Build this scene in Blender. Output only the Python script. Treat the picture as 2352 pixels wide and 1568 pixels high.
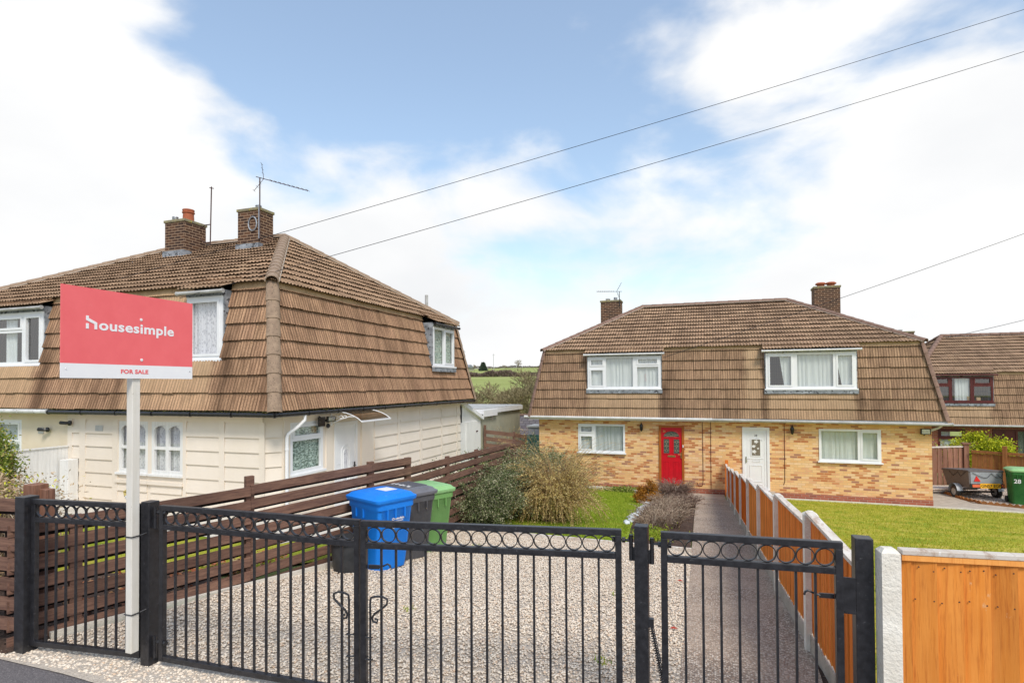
import bpy, bmesh, math, random
import numpy as np
from mathutils import Vector, Matrix
for o in list(bpy.data.objects): bpy.data.objects.remove(o)
random.seed(7); RNG = np.random.default_rng(11)
SC = bpy.context.scene; COL = SC.collection
R = math.radians
# ------------------------------------------------------------------ camera
cam = bpy.data.objects.new('camera', bpy.data.cameras.new('camera')); COL.objects.link(cam); SC.camera = cam
cam.data.sensor_width = 36; cam.data.lens = 36*1304.58/2352; cam.data.shift_y = (861.4-784)/2352
cam.data.clip_start = .05; cam.data.clip_end = 3000
def cam_axes(yaw, pit, roll):
    f0 = Vector((-math.sin(yaw), math.cos(yaw), 0)); r0 = Vector((math.cos(yaw), math.sin(yaw), 0)); u0 = Vector((0,0,1))
    f = f0*math.cos(pit)+u0*math.sin(pit); u = u0*math.cos(pit)-f0*math.sin(pit)
    return r0*math.cos(roll)+u*math.sin(roll), u*math.cos(roll)-r0*math.sin(roll), f
cr, cu, cf = cam_axes(.33189, .016495, -.00575)
cam.matrix_world = Matrix(((cr.x,cu.x,-cf.x,0),(cr.y,cu.y,-cf.y,0),(cr.z,cu.z,-cf.z,2.07),(0,0,0,1)))
# ------------------------------------------------------------------ light and sky
SUN = Vector((.42,-.54,.80)).normalized()
sun = bpy.data.objects.new('sun', bpy.data.lights.new('sun', 'SUN')); COL.objects.link(sun)
sun.data.energy = 2.0; sun.data.angle = R(16); sun.data.color = (1,.925,.83)
sun.rotation_euler = SUN.to_track_quat('Z','Y').to_euler()
SC.view_settings.view_transform = 'Standard'; SC.view_settings.look = 'None'
SC.view_settings.exposure = .50; SC.view_settings.gamma = 1
W = bpy.data.worlds.new('World'); SC.world = W; W.use_nodes = True
nt = W.node_tree; N = nt.nodes; N.clear()
def nn(t, **k):
    n = N.new(t)
    for a, b in k.items(): setattr(n, a, b)
    return n
def mth(op, a, b=None, clamp=False):
    n = nn('ShaderNodeMath', operation=op, use_clamp=clamp)
    for i, v in enumerate((a, b)):
        if v is None: continue
        if isinstance(v, (int, float)): n.inputs[i].default_value = v
        else: nt.links.new(v, n.inputs[i])
    return n.outputs[0]
sky = nn('ShaderNodeTexSky', sky_type='NISHITA', sun_disc=False, sun_elevation=math.asin(SUN.z), sun_rotation=math.atan2(SUN.x, SUN.y))
sky.air_density = 1.4; sky.dust_density = .6; sky.ozone_density = 3.0
tc = nn('ShaderNodeTexCoord')
def pix_dir(x, y):
    return (cr*((x-1176)/1304.58)-cu*((y-861.4)/1304.58)+cf).normalized()
nz = nn('ShaderNodeTexNoise'); nz.inputs['Scale'].default_value = 4.0; nz.inputs['Detail'].default_value = 9; nz.inputs['Roughness'].default_value = .52
nz.inputs['Distortion'].default_value = .25
mp = nn('ShaderNodeMapping'); mp.inputs['Scale'].default_value = (1,1,1.9); mp.inputs['Location'].default_value = (3.1,1.7,.4)
nt.links.new(tc.outputs['Generated'], mp.inputs[0]); nt.links.new(mp.outputs[0], nz.inputs['Vector'])
sep = nn('ShaderNodeSeparateXYZ'); nt.links.new(tc.outputs['Generated'], sep.inputs[0])
tot = None
# soft cloud banks: pixel-free directions worked out once from the photograph, (direction, radius in degrees, weight)
for (px, py, rad, wt) in ((60,230,14,.66),(250,420,11,.5),(-400,300,26,.6),(2280,380,12,.6),(2050,560,16,.4),(1500,140,12,.42),(1980,60,13,.40),(1750,160,7,.2),(760,430,12,.38),(980,520,10,.3),
                          (900,90,15,-.55),(1650,330,7,-.2),(2350,-40,9,-.2),(560,170,10,-.3),(1300,300,9,-.3),(1250,-300,24,-.3),(450,330,5,-.25),(1900,280,6,-.2)):
    d = pix_dir(px, py)
    dp = nn('ShaderNodeVectorMath', operation='DOT_PRODUCT'); nt.links.new(tc.outputs['Generated'], dp.inputs[0]); dp.inputs[1].default_value = d
    mr = nn('ShaderNodeMapRange', interpolation_type='SMOOTHSTEP'); nt.links.new(dp.outputs['Value'], mr.inputs[0])
    mr.inputs[1].default_value = math.cos(R(rad)); mr.inputs[2].default_value = 1; mr.inputs[3].default_value = 0; mr.inputs[4].default_value = wt
    tot = mr.outputs[0] if tot is None else mth('ADD', tot, mr.outputs[0])
low = nn('ShaderNodeMapRange', interpolation_type='SMOOTHSTEP'); nt.links.new(sep.outputs[2], low.inputs[0])
low.inputs[1].default_value = .40; low.inputs[2].default_value = .02; low.inputs[3].default_value = 0; low.inputs[4].default_value = .95
tot = mth('ADD', tot, low.outputs[0])
tot = mth('ADD', tot, mth('MULTIPLY', mth('SUBTRACT', nz.outputs[0], .5), 3.3))
cl = nn('ShaderNodeMapRange', interpolation_type='SMOOTHSTEP'); nt.links.new(tot, cl.inputs[0])
cl.inputs[1].default_value = -.15; cl.inputs[2].default_value = .75
mixc = nn('ShaderNodeMix', data_type='RGBA'); nt.links.new(cl.outputs[0], mixc.inputs[0])
tint = nn('ShaderNodeMix', data_type='RGBA', blend_type='MULTIPLY'); tint.inputs[0].default_value = 1
nt.links.new(sky.outputs[0], tint.inputs[6]); tint.inputs[7].default_value = (1.25,1.2,1.15,1)
lift = nn('ShaderNodeMix', data_type='RGBA', blend_type='ADD'); lift.inputs[0].default_value = 1
nt.links.new(tint.outputs[2], lift.inputs[6]); lift.inputs[7].default_value = (.95,1.08,1.25,1)
nt.links.new(lift.outputs[2], mixc.inputs[6])
n2 = nn('ShaderNodeTexNoise'); n2.inputs['Scale'].default_value = 2.3; n2.inputs['Detail'].default_value = 5; nt.links.new(mp.outputs[0], n2.inputs['Vector'])
cr2 = nn('ShaderNodeMix', data_type='RGBA'); nt.links.new(n2.outputs[0], cr2.inputs[0]); cr2.inputs[6].default_value = (5.3,5.5,5.8,1); cr2.inputs[7].default_value = (8.9,8.75,8.5,1)
nt.links.new(cr2.outputs[2], mixc.inputs[7])
bg = nn('ShaderNodeBackground'); bg.inputs[1].default_value = .1; nt.links.new(mixc.outputs[2], bg.inputs[0])
ow = nn('ShaderNodeOutputWorld'); nt.links.new(bg.outputs[0], ow.inputs[0])
# ------------------------------------------------------------------ helpers
V3 = lambda *a: Vector(a)
ZU = V3(0,0,1)
def origin_of(o):
    v = Vector((0,0,0))
    while o is not None: v += o.location; o = o.parent
    return v
def tagp(o, label=None, cat=None, group=None, kind=None):
    if label: o['label'] = label
    if cat: o['category'] = cat
    if group: o['group'] = group
    if kind: o['kind'] = kind
    return o
def empty(name, loc, label=None, cat=None, group=None):
    o = bpy.data.objects.new(name, None); COL.objects.link(o); o.location = loc; o.empty_display_size = .2
    return tagp(o, label, cat, group)
def link_mesh(name, me, mats, parent):
    o = bpy.data.objects.new(name, me); COL.objects.link(o)
    for m in (mats if isinstance(mats, (list, tuple)) else [mats]): me.materials.append(m)
    if parent is not None: o.parent = parent
    return o
def box_uv(me):
    n = len(me.polygons)
    if not n: return
    uv = me.uv_layers.new(name='UVMap')
    co = np.empty(len(me.vertices)*3); me.vertices.foreach_get('co', co); co = co.reshape(-1,3)
    nor = np.empty(n*3); me.polygons.foreach_get('normal', nor); nor = np.abs(nor.reshape(-1,3))
    lt = np.empty(n, int); me.polygons.foreach_get('loop_total', lt)
    vi = np.empty(len(me.loops), int); me.loops.foreach_get('vertex_index', vi)
    ln = np.repeat(nor, lt, axis=0); p = co[vi]
    z = (ln[:,2] > ln[:,0]) & (ln[:,2] > ln[:,1]); y = (~z) & (ln[:,1] >= ln[:,0])
    out = np.empty((len(vi),2))
    out[:,0] = np.where(z | y, p[:,0], p[:,1]); out[:,1] = np.where(z, p[:,1], p[:,2])
    uv.data.foreach_set('uv', out.ravel())
class Fr:
    """local frame: origin o, u to the right, v up, n outwards"""
    def __init__(s, o, u, v=ZU, n=None):
        s.o = Vector(o); s.u = Vector(u).normalized(); s.v = Vector(v).normalized(); s.n = Vector(n).normalized() if n is not None else s.u.cross(s.v)
    def __call__(s, x, y, z=0): return s.o+s.u*x+s.v*y+s.n*z
class MB:
    def __init__(s): s.v = []; s.f = []; s.m = []
    def add(s, vs, fs, mi=0):
        b = len(s.v); s.v += [tuple(v) for v in vs]; s.f += [tuple(i+b for i in f) for f in fs]; s.m += [mi]*len(fs); return s
    def hexa(s, p, mi=0):
        return s.add(p, ((0,3,2,1),(4,5,6,7),(0,1,5,4),(1,2,6,5),(2,3,7,6),(3,0,4,7)), mi)
    def bx(s, x0,x1,y0,y1,z0,z1, mi=0):
        return s.hexa([(x0,y0,z0),(x1,y0,z0),(x1,y1,z0),(x0,y1,z0),(x0,y0,z1),(x1,y0,z1),(x1,y1,z1),(x0,y1,z1)], mi)
    def fb(s, F, x0,x1,y0,y1,z0,z1, mi=0):      # box in a frame
        return s.hexa([F(x0,y0,z0),F(x1,y0,z0),F(x1,y1,z0),F(x0,y1,z0),F(x0,y0,z1),F(x1,y0,z1),F(x1,y1,z1),F(x0,y1,z1)], mi)
    def beam(s, p, q, w, h, up=ZU, mi=0):
        p = Vector(p); q = Vector(q); d = (q-p).normalized(); a = d.cross(up)
        if a.length < 1e-4: a = V3(1,0,0)
        a.normalize(); b = a.cross(d); a = a*w/2; b = b*h/2
        return s.hexa([p-a-b,p+a-b,p+a+b,p-a+b,q-a-b,q+a-b,q+a+b,q-a+b], mi)
    def tube(s, pts, r, n=8, closed=False, mi=0):
        pts = [Vector(p) for p in pts]; m = len(pts); rr = r if isinstance(r,(list,tuple)) else [r]*m
        vs = []; a0 = None
        for i, p in enumerate(pts):
            if closed: d = pts[(i+1)%m]-pts[i-1]
            else: d = pts[min(i+1,m-1)]-pts[max(i-1,0)]
            d.normalize()
            if a0 is None: a0 = d.cross(ZU) if abs(d.z) < .95 else d.cross(V3(1,0,0))
            a = (a0-d*a0.dot(d)).normalized(); a0 = a; b = d.cross(a)
            for k in range(n):
                t = 2*math.pi*k/n; vs.append(p+(a*math.cos(t)+b*math.sin(t))*rr[i])
        fs = []
        for i in range(m if closed else m-1):
            j = (i+1)%m
            for k in range(n): fs.append((i*n+k, i*n+(k+1)%n, j*n+(k+1)%n, j*n+k))
        if not closed: fs.append(tuple(range(n-1,-1,-1))); fs.append(tuple((m-1)*n+k for k in range(n)))
        return s.add(vs, fs, mi)
    def lathe(s, c, prof, n=16, mi=0, ax=ZU):
        ax = Vector(ax).normalized(); a = ax.cross(V3(1,0,0)); a = a.normalized() if a.length > .1 else V3(0,1,0); b = ax.cross(a); c = Vector(c)
        vs = []; m = len(prof)
        for r, z in prof:
            for k in range(n):
                t = 2*math.pi*k/n; vs.append(c+ax*z+(a*math.cos(t)+b*math.sin(t))*r)
        fs = [(i*n+k, i*n+(k+1)%n, (i+1)*n+(k+1)%n, (i+1)*n+k) for i in range(m-1) for k in range(n)]
        fs.append(tuple(range(n-1,-1,-1))); fs.append(tuple((m-1)*n+k for k in range(n)))
        return s.add(vs, fs, mi)
    def prism(s, F, poly, z0, z1, mi=0):        # polygon in a frame, extruded along n
        k = len(poly)
        return s.add([F(x,y,z0) for x,y in poly]+[F(x,y,z1) for x,y in poly],
                     [tuple(range(k-1,-1,-1)), tuple(range(k,2*k))]+[(i,(i+1)%k,(i+1)%k+k,i+k) for i in range(k)], mi)
    def build(s, name, mats, parent=None, smooth=False, bev=0, label=None):
        me = bpy.data.meshes.new(name); me.from_pydata(s.v, [], s.f)
        if bev:
            bm = bmesh.new(); bm.from_mesh(me)
            bmesh.ops.bevel(bm, geom=[e for e in bm.edges if len(e.link_faces)==2 and e.calc_face_angle(0) > .7], offset=bev, segments=2, affect='EDGES', profile=.5)
            bm.to_mesh(me); bm.free()
        else: me.polygons.foreach_set('material_index', s.m)
        me.update(); box_uv(me)
        if smooth:
            me.polygons.foreach_set('use_smooth', [True]*len(me.polygons))
            try: me.set_sharp_from_angle(angle=R(40))
            except Exception: pass
        off = origin_of(parent) if parent is not None else Vector((0,0,0))
        if off.length: me.transform(Matrix.Translation(-off))
        me.update()
        o = link_mesh(name, me, mats, parent)
        if label: o['label'] = label
        return o
def np_mesh(name, verts, faces, mats, parent=None, nside=3, smooth=False, uv=None):
    me = bpy.data.meshes.new(name); verts = np.asarray(verts, float); faces = np.asarray(faces, int)
    if parent is not None: verts = verts-np.array(origin_of(parent))
    me.vertices.add(len(verts)); me.vertices.foreach_set('co', verts.ravel())
    me.loops.add(faces.size); me.loops.foreach_set('vertex_index', faces.ravel())
    me.polygons.add(len(faces)); me.polygons.foreach_set('loop_start', np.arange(len(faces))*nside)
    me.polygons.foreach_set('loop_total', np.full(len(faces), nside))
    if smooth: me.polygons.foreach_set('use_smooth', np.ones(len(faces), bool))
    if uv is not None:
        l = me.uv_layers.new(name='UVMap'); l.data.foreach_set('uv', np.asarray(uv).ravel())
    me.update(calc_edges=True); me.validate()
    return link_mesh(name, me, mats, parent)
# ------------------------------------------------------------------ materials
def newmat(name):
    m = bpy.data.materials.new(name); m.use_nodes = True; t = m.node_tree
    return m, t, t.nodes['Principled BSDF']
def c4(c): return (c[0],c[1],c[2],1)
def nodes(t):
    def mk(ty, ins=None, **k):
        n = t.nodes.new(ty)
        for a, b in k.items(): setattr(n, a, b)
        for a, b in (ins or {}).items():
            if isinstance(b, bpy.types.NodeSocket): t.links.new(b, n.inputs[a])
            else: n.inputs[a].default_value = b
        return n
    return mk
def mix(mk, f, a, b, bt='MIX'):
    n = mk('ShaderNodeMix', data_type='RGBA', blend_type=bt)
    for i, v in ((0,f),(6,a),(7,b)):
        if isinstance(v, bpy.types.NodeSocket): n.id_data.links.new(v, n.inputs[i])
        else: n.inputs[i].default_value = v if i == 0 else c4(v)
    return n.outputs[2]
def ramp(mk, f, stops, interp='LINEAR'):
    n = mk('ShaderNodeValToRGB'); n.id_data.links.new(f, n.inputs[0]); r = n.color_ramp; r.interpolation = interp
    while len(r.elements) < len(stops): r.elements.new(.5)
    for e, (p, c) in zip(r.elements, stops): e.position = p; e.color = c4(c)
    return n.outputs[0]
def noise(mk, vec, s, d=5, rough=.55, st=None):
    if st: vec = mk('ShaderNodeMapping', {0:vec, 'Scale':st}).outputs[0]
    return mk('ShaderNodeTexNoise', {'Vector':vec,'Scale':s,'Detail':d,'Roughness':rough}).outputs[0]
def bump(mk, b, h, s, d=.01):
    n = mk('ShaderNodeBump', {'Strength':s,'Distance':d,'Height':h}); b.id_data.links.new(n.outputs[0], b.inputs['Normal'])
def mat(name, c1, c2=None, scale=6, st=None, rough=.7, bmp=0, bs=60, bd=.004, metal=0, spec=.3, c3=None, s3=40, t3=.6, coat=0, lo=.35, hi=.65):
    m, t, b = newmat(name); mk = nodes(t)
    b.inputs['Roughness'].default_value = rough; b.inputs['Metallic'].default_value = metal; b.inputs['Specular IOR Level'].default_value = spec
    vec = mk('ShaderNodeTexCoord').outputs['Object']
    if c2 is None: c2 = tuple(x*.86 for x in c1)
    f = noise(mk, vec, scale, 6, .6, st)
    c = ramp(mk, f, ((lo,c1),(hi,c2)))
    if c3 is not None:
        g = noise(mk, vec, s3, 3, .6); g = ramp(mk, g, ((t3,(0,0,0)),(t3+.06,(1,1,1))))
        c = mix(mk, g, c, c3)
    t.links.new(c, b.inputs['Base Color'])
    rr = mk('ShaderNodeMapRange', {0:f, 3:max(.05,rough-.1), 4:min(1,rough+.1)}); t.links.new(rr.outputs[0], b.inputs['Roughness'])
    if bmp: bump(mk, b, noise(mk, vec, bs, 4, .6, st), bmp, bd)
    if coat: b.inputs['Coat Weight'].default_value = coat
    return m
def tile_mat(name, base, dark, pale, tw, gauge, streak=.5, rib=.1, clean=(), drip=()):
    m, t, b = newmat(name); mk = nodes(t); b.inputs['Roughness'].default_value = .9; b.inputs['Specular IOR Level'].default_value = .15
    uv = mk('ShaderNodeUVMap').outputs[0]; s = mk('ShaderNodeSeparateXYZ', {0:uv})
    def M(op, a, c=None):
        n = mk('ShaderNodeMath', operation=op)
        for i, v in enumerate((a,c)):
            if v is None: continue
            if isinstance(v,(int,float)): n.inputs[i].default_value = v
            else: t.links.new(v, n.inputs[i])
        return n.outputs[0]
    iu = M('FLOOR', M('DIVIDE', s.outputs[0], tw)); iv = M('FLOOR', M('DIVIDE', s.outputs[1], gauge))
    cb = mk('ShaderNodeCombineXYZ', {0:iu, 1:iv}); wn = mk('ShaderNodeTexWhiteNoise', {'Vector':cb.outputs[0]}, noise_dimensions='2D')
    big = noise(mk, uv, .9, 3); st = noise(mk, uv, 1, 5, .7, (19,1.6,1)); sp = noise(mk, uv, 46, 3, .7)
    c = ramp(mk, big, ((.34,tuple(x*.84 for x in base)),(.66,tuple(min(1,x*1.14) for x in base))))
    c = mix(mk, ramp(mk, st, ((.44,(0,0,0)),(.72,(streak,)*3))), c, dark)
    hs = mk('ShaderNodeHueSaturation', {'Value':mk('ShaderNodeMapRange', {0:wn.outputs[0], 3:.86, 4:1.1}).outputs[0], 'Color':c, 'Hue':mk('ShaderNodeMapRange', {0:wn.outputs[1], 3:.497, 4:.503}).outputs[0]}).outputs[0]
    c = mix(mk, ramp(mk, sp, ((.52,(0,0,0)),(.64,(.68,.68,.68)))), hs, tuple(x*.62 for x in dark))
    sp2 = noise(mk, uv, 17, 4, .7); c = mix(mk, ramp(mk, sp2, ((.62,(0,0,0)),(.74,(.6,.6,.6)))), c, pale)
    gr = M('ABSOLUTE', M('SUBTRACT', M('FRACT', M('DIVIDE', s.outputs[0], tw)), .5))
    c = mix(mk, ramp(mk, gr, ((.47,(0,0,0)),(.49,(.5,.5,.5)))), c, tuple(x*.5 for x in dark))
    rb = M('ABSOLUTE', M('SUBTRACT', M('FRACT', M('DIVIDE', s.outputs[0], rib)), .5)); c = mix(mk, ramp(mk, rb, ((.26,(0,0,0)),(.42,(.62,.62,.62)))), c, tuple(x*.7 for x in dark))
    fv = M('FRACT', M('DIVIDE', s.outputs[1], gauge)); c = mix(mk, ramp(mk, fv, ((.0,(.93,.93,.93)),(.012,(.93,.93,.93)),(.03,(0,0,0)))), c, tuple(x*.45 for x in dark))  # course shadow lines painted dark on butt edges and undersides
    wd = noise(mk, uv, 1, 3, .6, (1.6,.35,1)); c = mix(mk, ramp(mk, wd, ((.5,(0,0,0)),(.7,(.42,.42,.42)))), c, tuple(x*.8 for x in dark))
    def band(x, a, b_, soft):
        p = mk('ShaderNodeMapRange', {0:x,1:a-soft,2:a+soft}); q = mk('ShaderNodeMapRange', {0:x,1:b_+soft,2:b_-soft}); return M('MULTIPLY', p.outputs[0], q.outputs[0])
    wob = M('ADD', s.outputs[0], M('MULTIPLY', M('SUBTRACT', noise(mk, uv, 3, 3), .5), .35))
    for (a, b_, top) in clean:
        k = M('MULTIPLY', band(wob, a, b_, .10), mk('ShaderNodeMapRange', {0:s.outputs[1],1:-.1,2:top,3:.1,4:.5}).outputs[0]); c = mix(mk, k, c, pale)
    for (a, w_, top) in drip:
        k = M('MULTIPLY', M('MULTIPLY', band(wob, a-w_, a+w_, .09), mk('ShaderNodeMapRange', {0:s.outputs[1],1:top+.2,2:top-.2}).outputs[0]), .62); c = mix(mk, k, c, tuple(x*.6 for x in dark))
    t.links.new(c, b.inputs['Base Color']); bump(mk, b, sp, .35, .004)
    return m
def brick_mat(name, stops, mortar, bw=.225, rh=.075, ms=.0085, soft=.5, mixn=.22):
    m, t, b = newmat(name); mk = nodes(t); b.inputs['Roughness'].default_value = .88; b.inputs['Specular IOR Level'].default_value = .2
    uv = mk('ShaderNodeUVMap').outputs[0]
    br = mk('ShaderNodeTexBrick', {'Vector':uv,'Color1':(0,0,0,1),'Color2':(1,1,1,1),'Mortar':(0,0,0,1),'Scale':1,'Mortar Size':ms,'Mortar Smooth':soft,'Brick Width':bw,'Row Height':rh})
    br.offset = .5
    c = ramp(mk, br.outputs[0], stops, 'CONSTANT')
    f = noise(mk, uv, 5, 5, .6, (1,3,1)); f2 = noise(mk, uv, 38, 4, .65)
    c = mix(mk, ramp(mk, f, ((.35,(0,0,0)),(.75,(mixn,)*3))), c, tuple(x*.55 for x in stops[-1][1]))
    c = mix(mk, ramp(mk, f2, ((.5,(0,0,0)),(.8,(.35,.35,.35)))), c, tuple(x*.5 for x in stops[0][1]))
    c = mix(mk, br.outputs[1], c, mortar)
    t.links.new(c, b.inputs['Base Color'])
    h = mk('ShaderNodeMath', {0:f2, 1:.25}, operation='MULTIPLY').outputs[0]
    h = mk('ShaderNodeMath', {0:h, 1:br.outputs[1]}, operation='SUBTRACT').outputs[0]
    bump(mk, b, h, .6, .006)
    return m
def island_mat(name, stops, rough=.6, trans=0, spec=.2, interp='LINEAR'):
    m, t, b = newmat(name); mk = nodes(t); b.inputs['Roughness'].default_value = rough; b.inputs['Specular IOR Level'].default_value = spec
    g = mk('ShaderNodeNewGeometry'); c = ramp(mk, g.outputs['Random Per Island'], stops, interp); t.links.new(c, b.inputs['Base Color'])
    if trans:
        tr = mk('ShaderNodeBsdfTranslucent', {0:c}); ms = mk('ShaderNodeMixShader', {0:trans, 1:b.outputs[0], 2:tr.outputs[0]})
        t.links.new(ms.outputs[0], t.nodes['Material Output'].inputs[0])
    return m
def glass_mat(name, tint=(.82,.87,.86), refl=.16):
    m, t, b = newmat(name); mk = nodes(t); t.nodes.remove(b)
    tr = mk('ShaderNodeBsdfTransparent', {0:c4(tint)}); gl = mk('ShaderNodeBsdfGlossy', {0:(1,1,1,1),'Roughness':.02})
    lw = mk('ShaderNodeLayerWeight', {'Blend':.5}); f = mk('ShaderNodeMath', {0:lw.outputs['Facing'], 1:4.0}, operation='POWER').outputs[0]; f = mk('ShaderNodeMath', {0:f, 1:.6}, operation='MULTIPLY').outputs[0]; f = mk('ShaderNodeMath', {0:f, 1:.04+refl*.35}, operation='ADD').outputs[0]
    ms = mk('ShaderNodeMixShader', {0:f, 1:tr.outputs[0], 2:gl.outputs[0]}); t.links.new(ms.outputs[0], t.nodes['Material Output'].inputs[0])
    return m
def wood_mat(name, c1, c2, dk, st, knots=0, rough=.75, pale=None):
    m, t, b = newmat(name); mk = nodes(t); b.inputs['Roughness'].default_value = rough; b.inputs['Specular IOR Level'].default_value = .2
    vec = mk('ShaderNodeTexCoord').outputs['Object']
    g = mk('ShaderNodeNewGeometry')
    add = mk('ShaderNodeVectorMath', {0:vec, 1:mk('ShaderNodeCombineXYZ', {0:g.outputs['Random Per Island'],1:g.outputs['Random Per Island'],2:g.outputs['Random Per Island']}).outputs[0]}, operation='MULTIPLY_ADD')
    add.operation = 'ADD'; vec2 = add.outputs[0]
    f = noise(mk, vec2, 1, 6, .62, st); f2 = noise(mk, vec, 2.6, 4)
    c = ramp(mk, f, ((.36,c1),(.62,c2)))
    fine = noise(mk, vec2, 3.1, 4, .7, st); c = mix(mk, ramp(mk, fine, ((.5,(0,0,0)),(.68,(.75,.75,.75)))), c, dk)
    hv = mk('ShaderNodeHueSaturation', {'Color':c, 'Value':mk('ShaderNodeMapRange', {0:g.outputs['Random Per Island'],3:.8,4:1.18}).outputs[0]}).outputs[0]
    c = mix(mk, ramp(mk, f2, ((.4,(0,0,0)),(.75,(.35,.35,.35)))), hv, dk)
    if knots:
        vo = mk('ShaderNodeTexVoronoi', {'Vector':mk('ShaderNodeMapping', {0:vec2,'Scale':(knots,knots,knots*.55)}).outputs[0],'Scale':1})
        c = mix(mk, ramp(mk, vo.outputs['Distance'], ((.045,(.9,.9,.9)),(.075,(.35,.35,.35)),(.13,(0,0,0)))), c, tuple(x*.35 for x in dk))
    if pale:
        pn = noise(mk, vec2, 9, 5, .7, (1.2,1.2,.5)); c = mix(mk, ramp(mk, pn, ((.64,(0,0,0)),(.7,(.7,.7,.7)))), c, pale)
    t.links.new(c, b.inputs['Base Color']); bump(mk, b, fine, .5, .003)
    return m
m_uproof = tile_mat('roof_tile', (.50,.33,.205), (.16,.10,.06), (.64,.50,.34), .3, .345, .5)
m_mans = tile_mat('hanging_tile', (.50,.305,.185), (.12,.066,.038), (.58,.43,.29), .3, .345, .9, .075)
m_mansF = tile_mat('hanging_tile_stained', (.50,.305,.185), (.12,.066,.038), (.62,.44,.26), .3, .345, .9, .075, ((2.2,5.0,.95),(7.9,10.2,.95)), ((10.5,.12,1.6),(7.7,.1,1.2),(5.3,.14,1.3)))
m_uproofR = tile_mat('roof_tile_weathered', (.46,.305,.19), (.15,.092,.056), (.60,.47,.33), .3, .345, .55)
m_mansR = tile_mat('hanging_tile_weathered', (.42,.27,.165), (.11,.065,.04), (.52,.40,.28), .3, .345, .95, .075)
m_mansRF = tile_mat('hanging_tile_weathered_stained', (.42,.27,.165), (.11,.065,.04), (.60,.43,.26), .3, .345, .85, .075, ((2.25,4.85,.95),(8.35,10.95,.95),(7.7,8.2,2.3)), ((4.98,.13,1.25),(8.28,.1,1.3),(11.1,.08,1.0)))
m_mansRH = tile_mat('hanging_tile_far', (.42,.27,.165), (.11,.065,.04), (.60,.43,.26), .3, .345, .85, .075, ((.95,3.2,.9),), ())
m_cap = mat('ridge_tile', (.36,.26,.18), (.26,.185,.13), 9, rough=.95, bmp=.4, c3=(.13,.10,.07), s3=34, t3=.6)
m_capR = mat('ridge_tile_dark', (.27,.17,.13), (.19,.12,.09), 9, rough=.95, bmp=.4, c3=(.11,.085,.06), s3=34, t3=.6)
m_mortar = mat('mortar', (.52,.44,.35), (.40,.33,.26), 20, rough=.95, bmp=.4)
m_topstrip = mat('top_tile', (.52,.36,.20), (.40,.27,.15), 3, rough=.9, bmp=.3, c3=(.2,.13,.08), s3=25, t3=.62)
m_lead = mat('lead', (.17,.185,.20), (.36,.39,.42), 7, rough=.6, bmp=.3, bs=14, c3=(.05,.05,.055), s3=12, t3=.56)
m_buff = brick_mat('buff_brick', ((0,(.86,.54,.24)),(.14,(.88,.58,.28)),(.30,(.82,.49,.21)),(.46,(.87,.60,.34)),(.60,(.78,.43,.22)),(.70,(.64,.28,.12)),(.80,(.54,.20,.075)),(.92,(.42,.20,.13))), (.66,.44,.21))
m_red = brick_mat('red_brick', ((0,(.36,.105,.06)),(.4,(.42,.13,.075)),(.8,(.30,.10,.065))), (.42,.30,.22))
m_chim = brick_mat('chimney_brick', ((0,(.075,.04,.027)),(.3,(.05,.03,.023)),(.6,(.095,.05,.03)),(.85,(.135,.068,.038))), (.38,.26,.17), ms=.010)
m_cream = mat('cream_render', (.79,.71,.61), (.74,.66,.55), 1.3, st=(1,1,.5), rough=.75, bmp=.25, bs=90, bd=.001)
m_creamy = mat('yellow_render', (.76,.66,.52), (.70,.59,.44), 1.4, rough=.85, bmp=.3, bs=120, bd=.002)
m_white = mat('white_upvc', (.82,.83,.83), (.77,.78,.79), 3, rough=.35, spec=.4)
m_whitep = mat('white_paint', (.80,.80,.78), (.70,.70,.68), 4, st=(6,6,.6), rough=.55, bmp=.2, bs=20)
m_mahog = mat('mahogany_upvc', (.135,.030,.025), (.08,.018,.018), 8, st=(1,1,.2), rough=.4)
m_glass = glass_mat('glass', (.98,.99,.99), .26); m_glassd = glass_mat('obscure_glass', (.55,.62,.57), .2)
m_curt = mat('curtain', (.62,.66,.64), (.50,.54,.53), 3, st=(9,9,.5), rough=.9)
m_lace = mat('lace_curtain', (.66,.66,.69), (.36,.36,.40), 26, st=(1.5,1.5,.7), rough=.9, lo=.5, hi=.64)
m_pattern = mat('patterned_glass', (.60,.72,.64), (.16,.22,.18), 22, st=(.9,.9,1.6), rough=.25, lo=.44, hi=.58)
m_gutw = mat('gutter_white', (.72,.72,.70), (.55,.55,.53), 3, rough=.5, c3=(.3,.3,.28), s3=16, t3=.64)
m_gutg = mat('gutter_grey', (.50,.50,.48), (.34,.34,.32), 4, rough=.6)
m_black = mat('black_paint', (.012,.012,.014), (.026,.026,.03), 24, rough=.36, spec=.55, bmp=.35, bs=130, bd=.0015, c3=(.07,.07,.075), s3=60, t3=.66)
m_gutb = mat('gutter_black', (.012,.012,.013), (.02,.02,.02), 10, rough=.25, spec=.5)
m_dark = mat('dark_room', (.03,.032,.035), (.05,.05,.05), 3, rough=.9)
m_moss = mat('moss', (.035,.03,.012), (.09,.085,.02), 18, rough=1)
m_terra = mat('terracotta', (.40,.12,.055), (.32,.09,.045), 6, rough=.8, bmp=.2)
m_steel = mat('galvanised', (.42,.44,.46), (.28,.30,.32), 14, rough=.45, metal=.6)
m_rust = mat('rusty_steel', (.10,.05,.04), (.05,.03,.03), 16, rough=.8)
m_conc = mat('concrete', (.50,.44,.36), (.38,.33,.265), 5, rough=.95, bmp=.5, bs=90, c3=(.22,.2,.16), s3=50, t3=.62)
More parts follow.
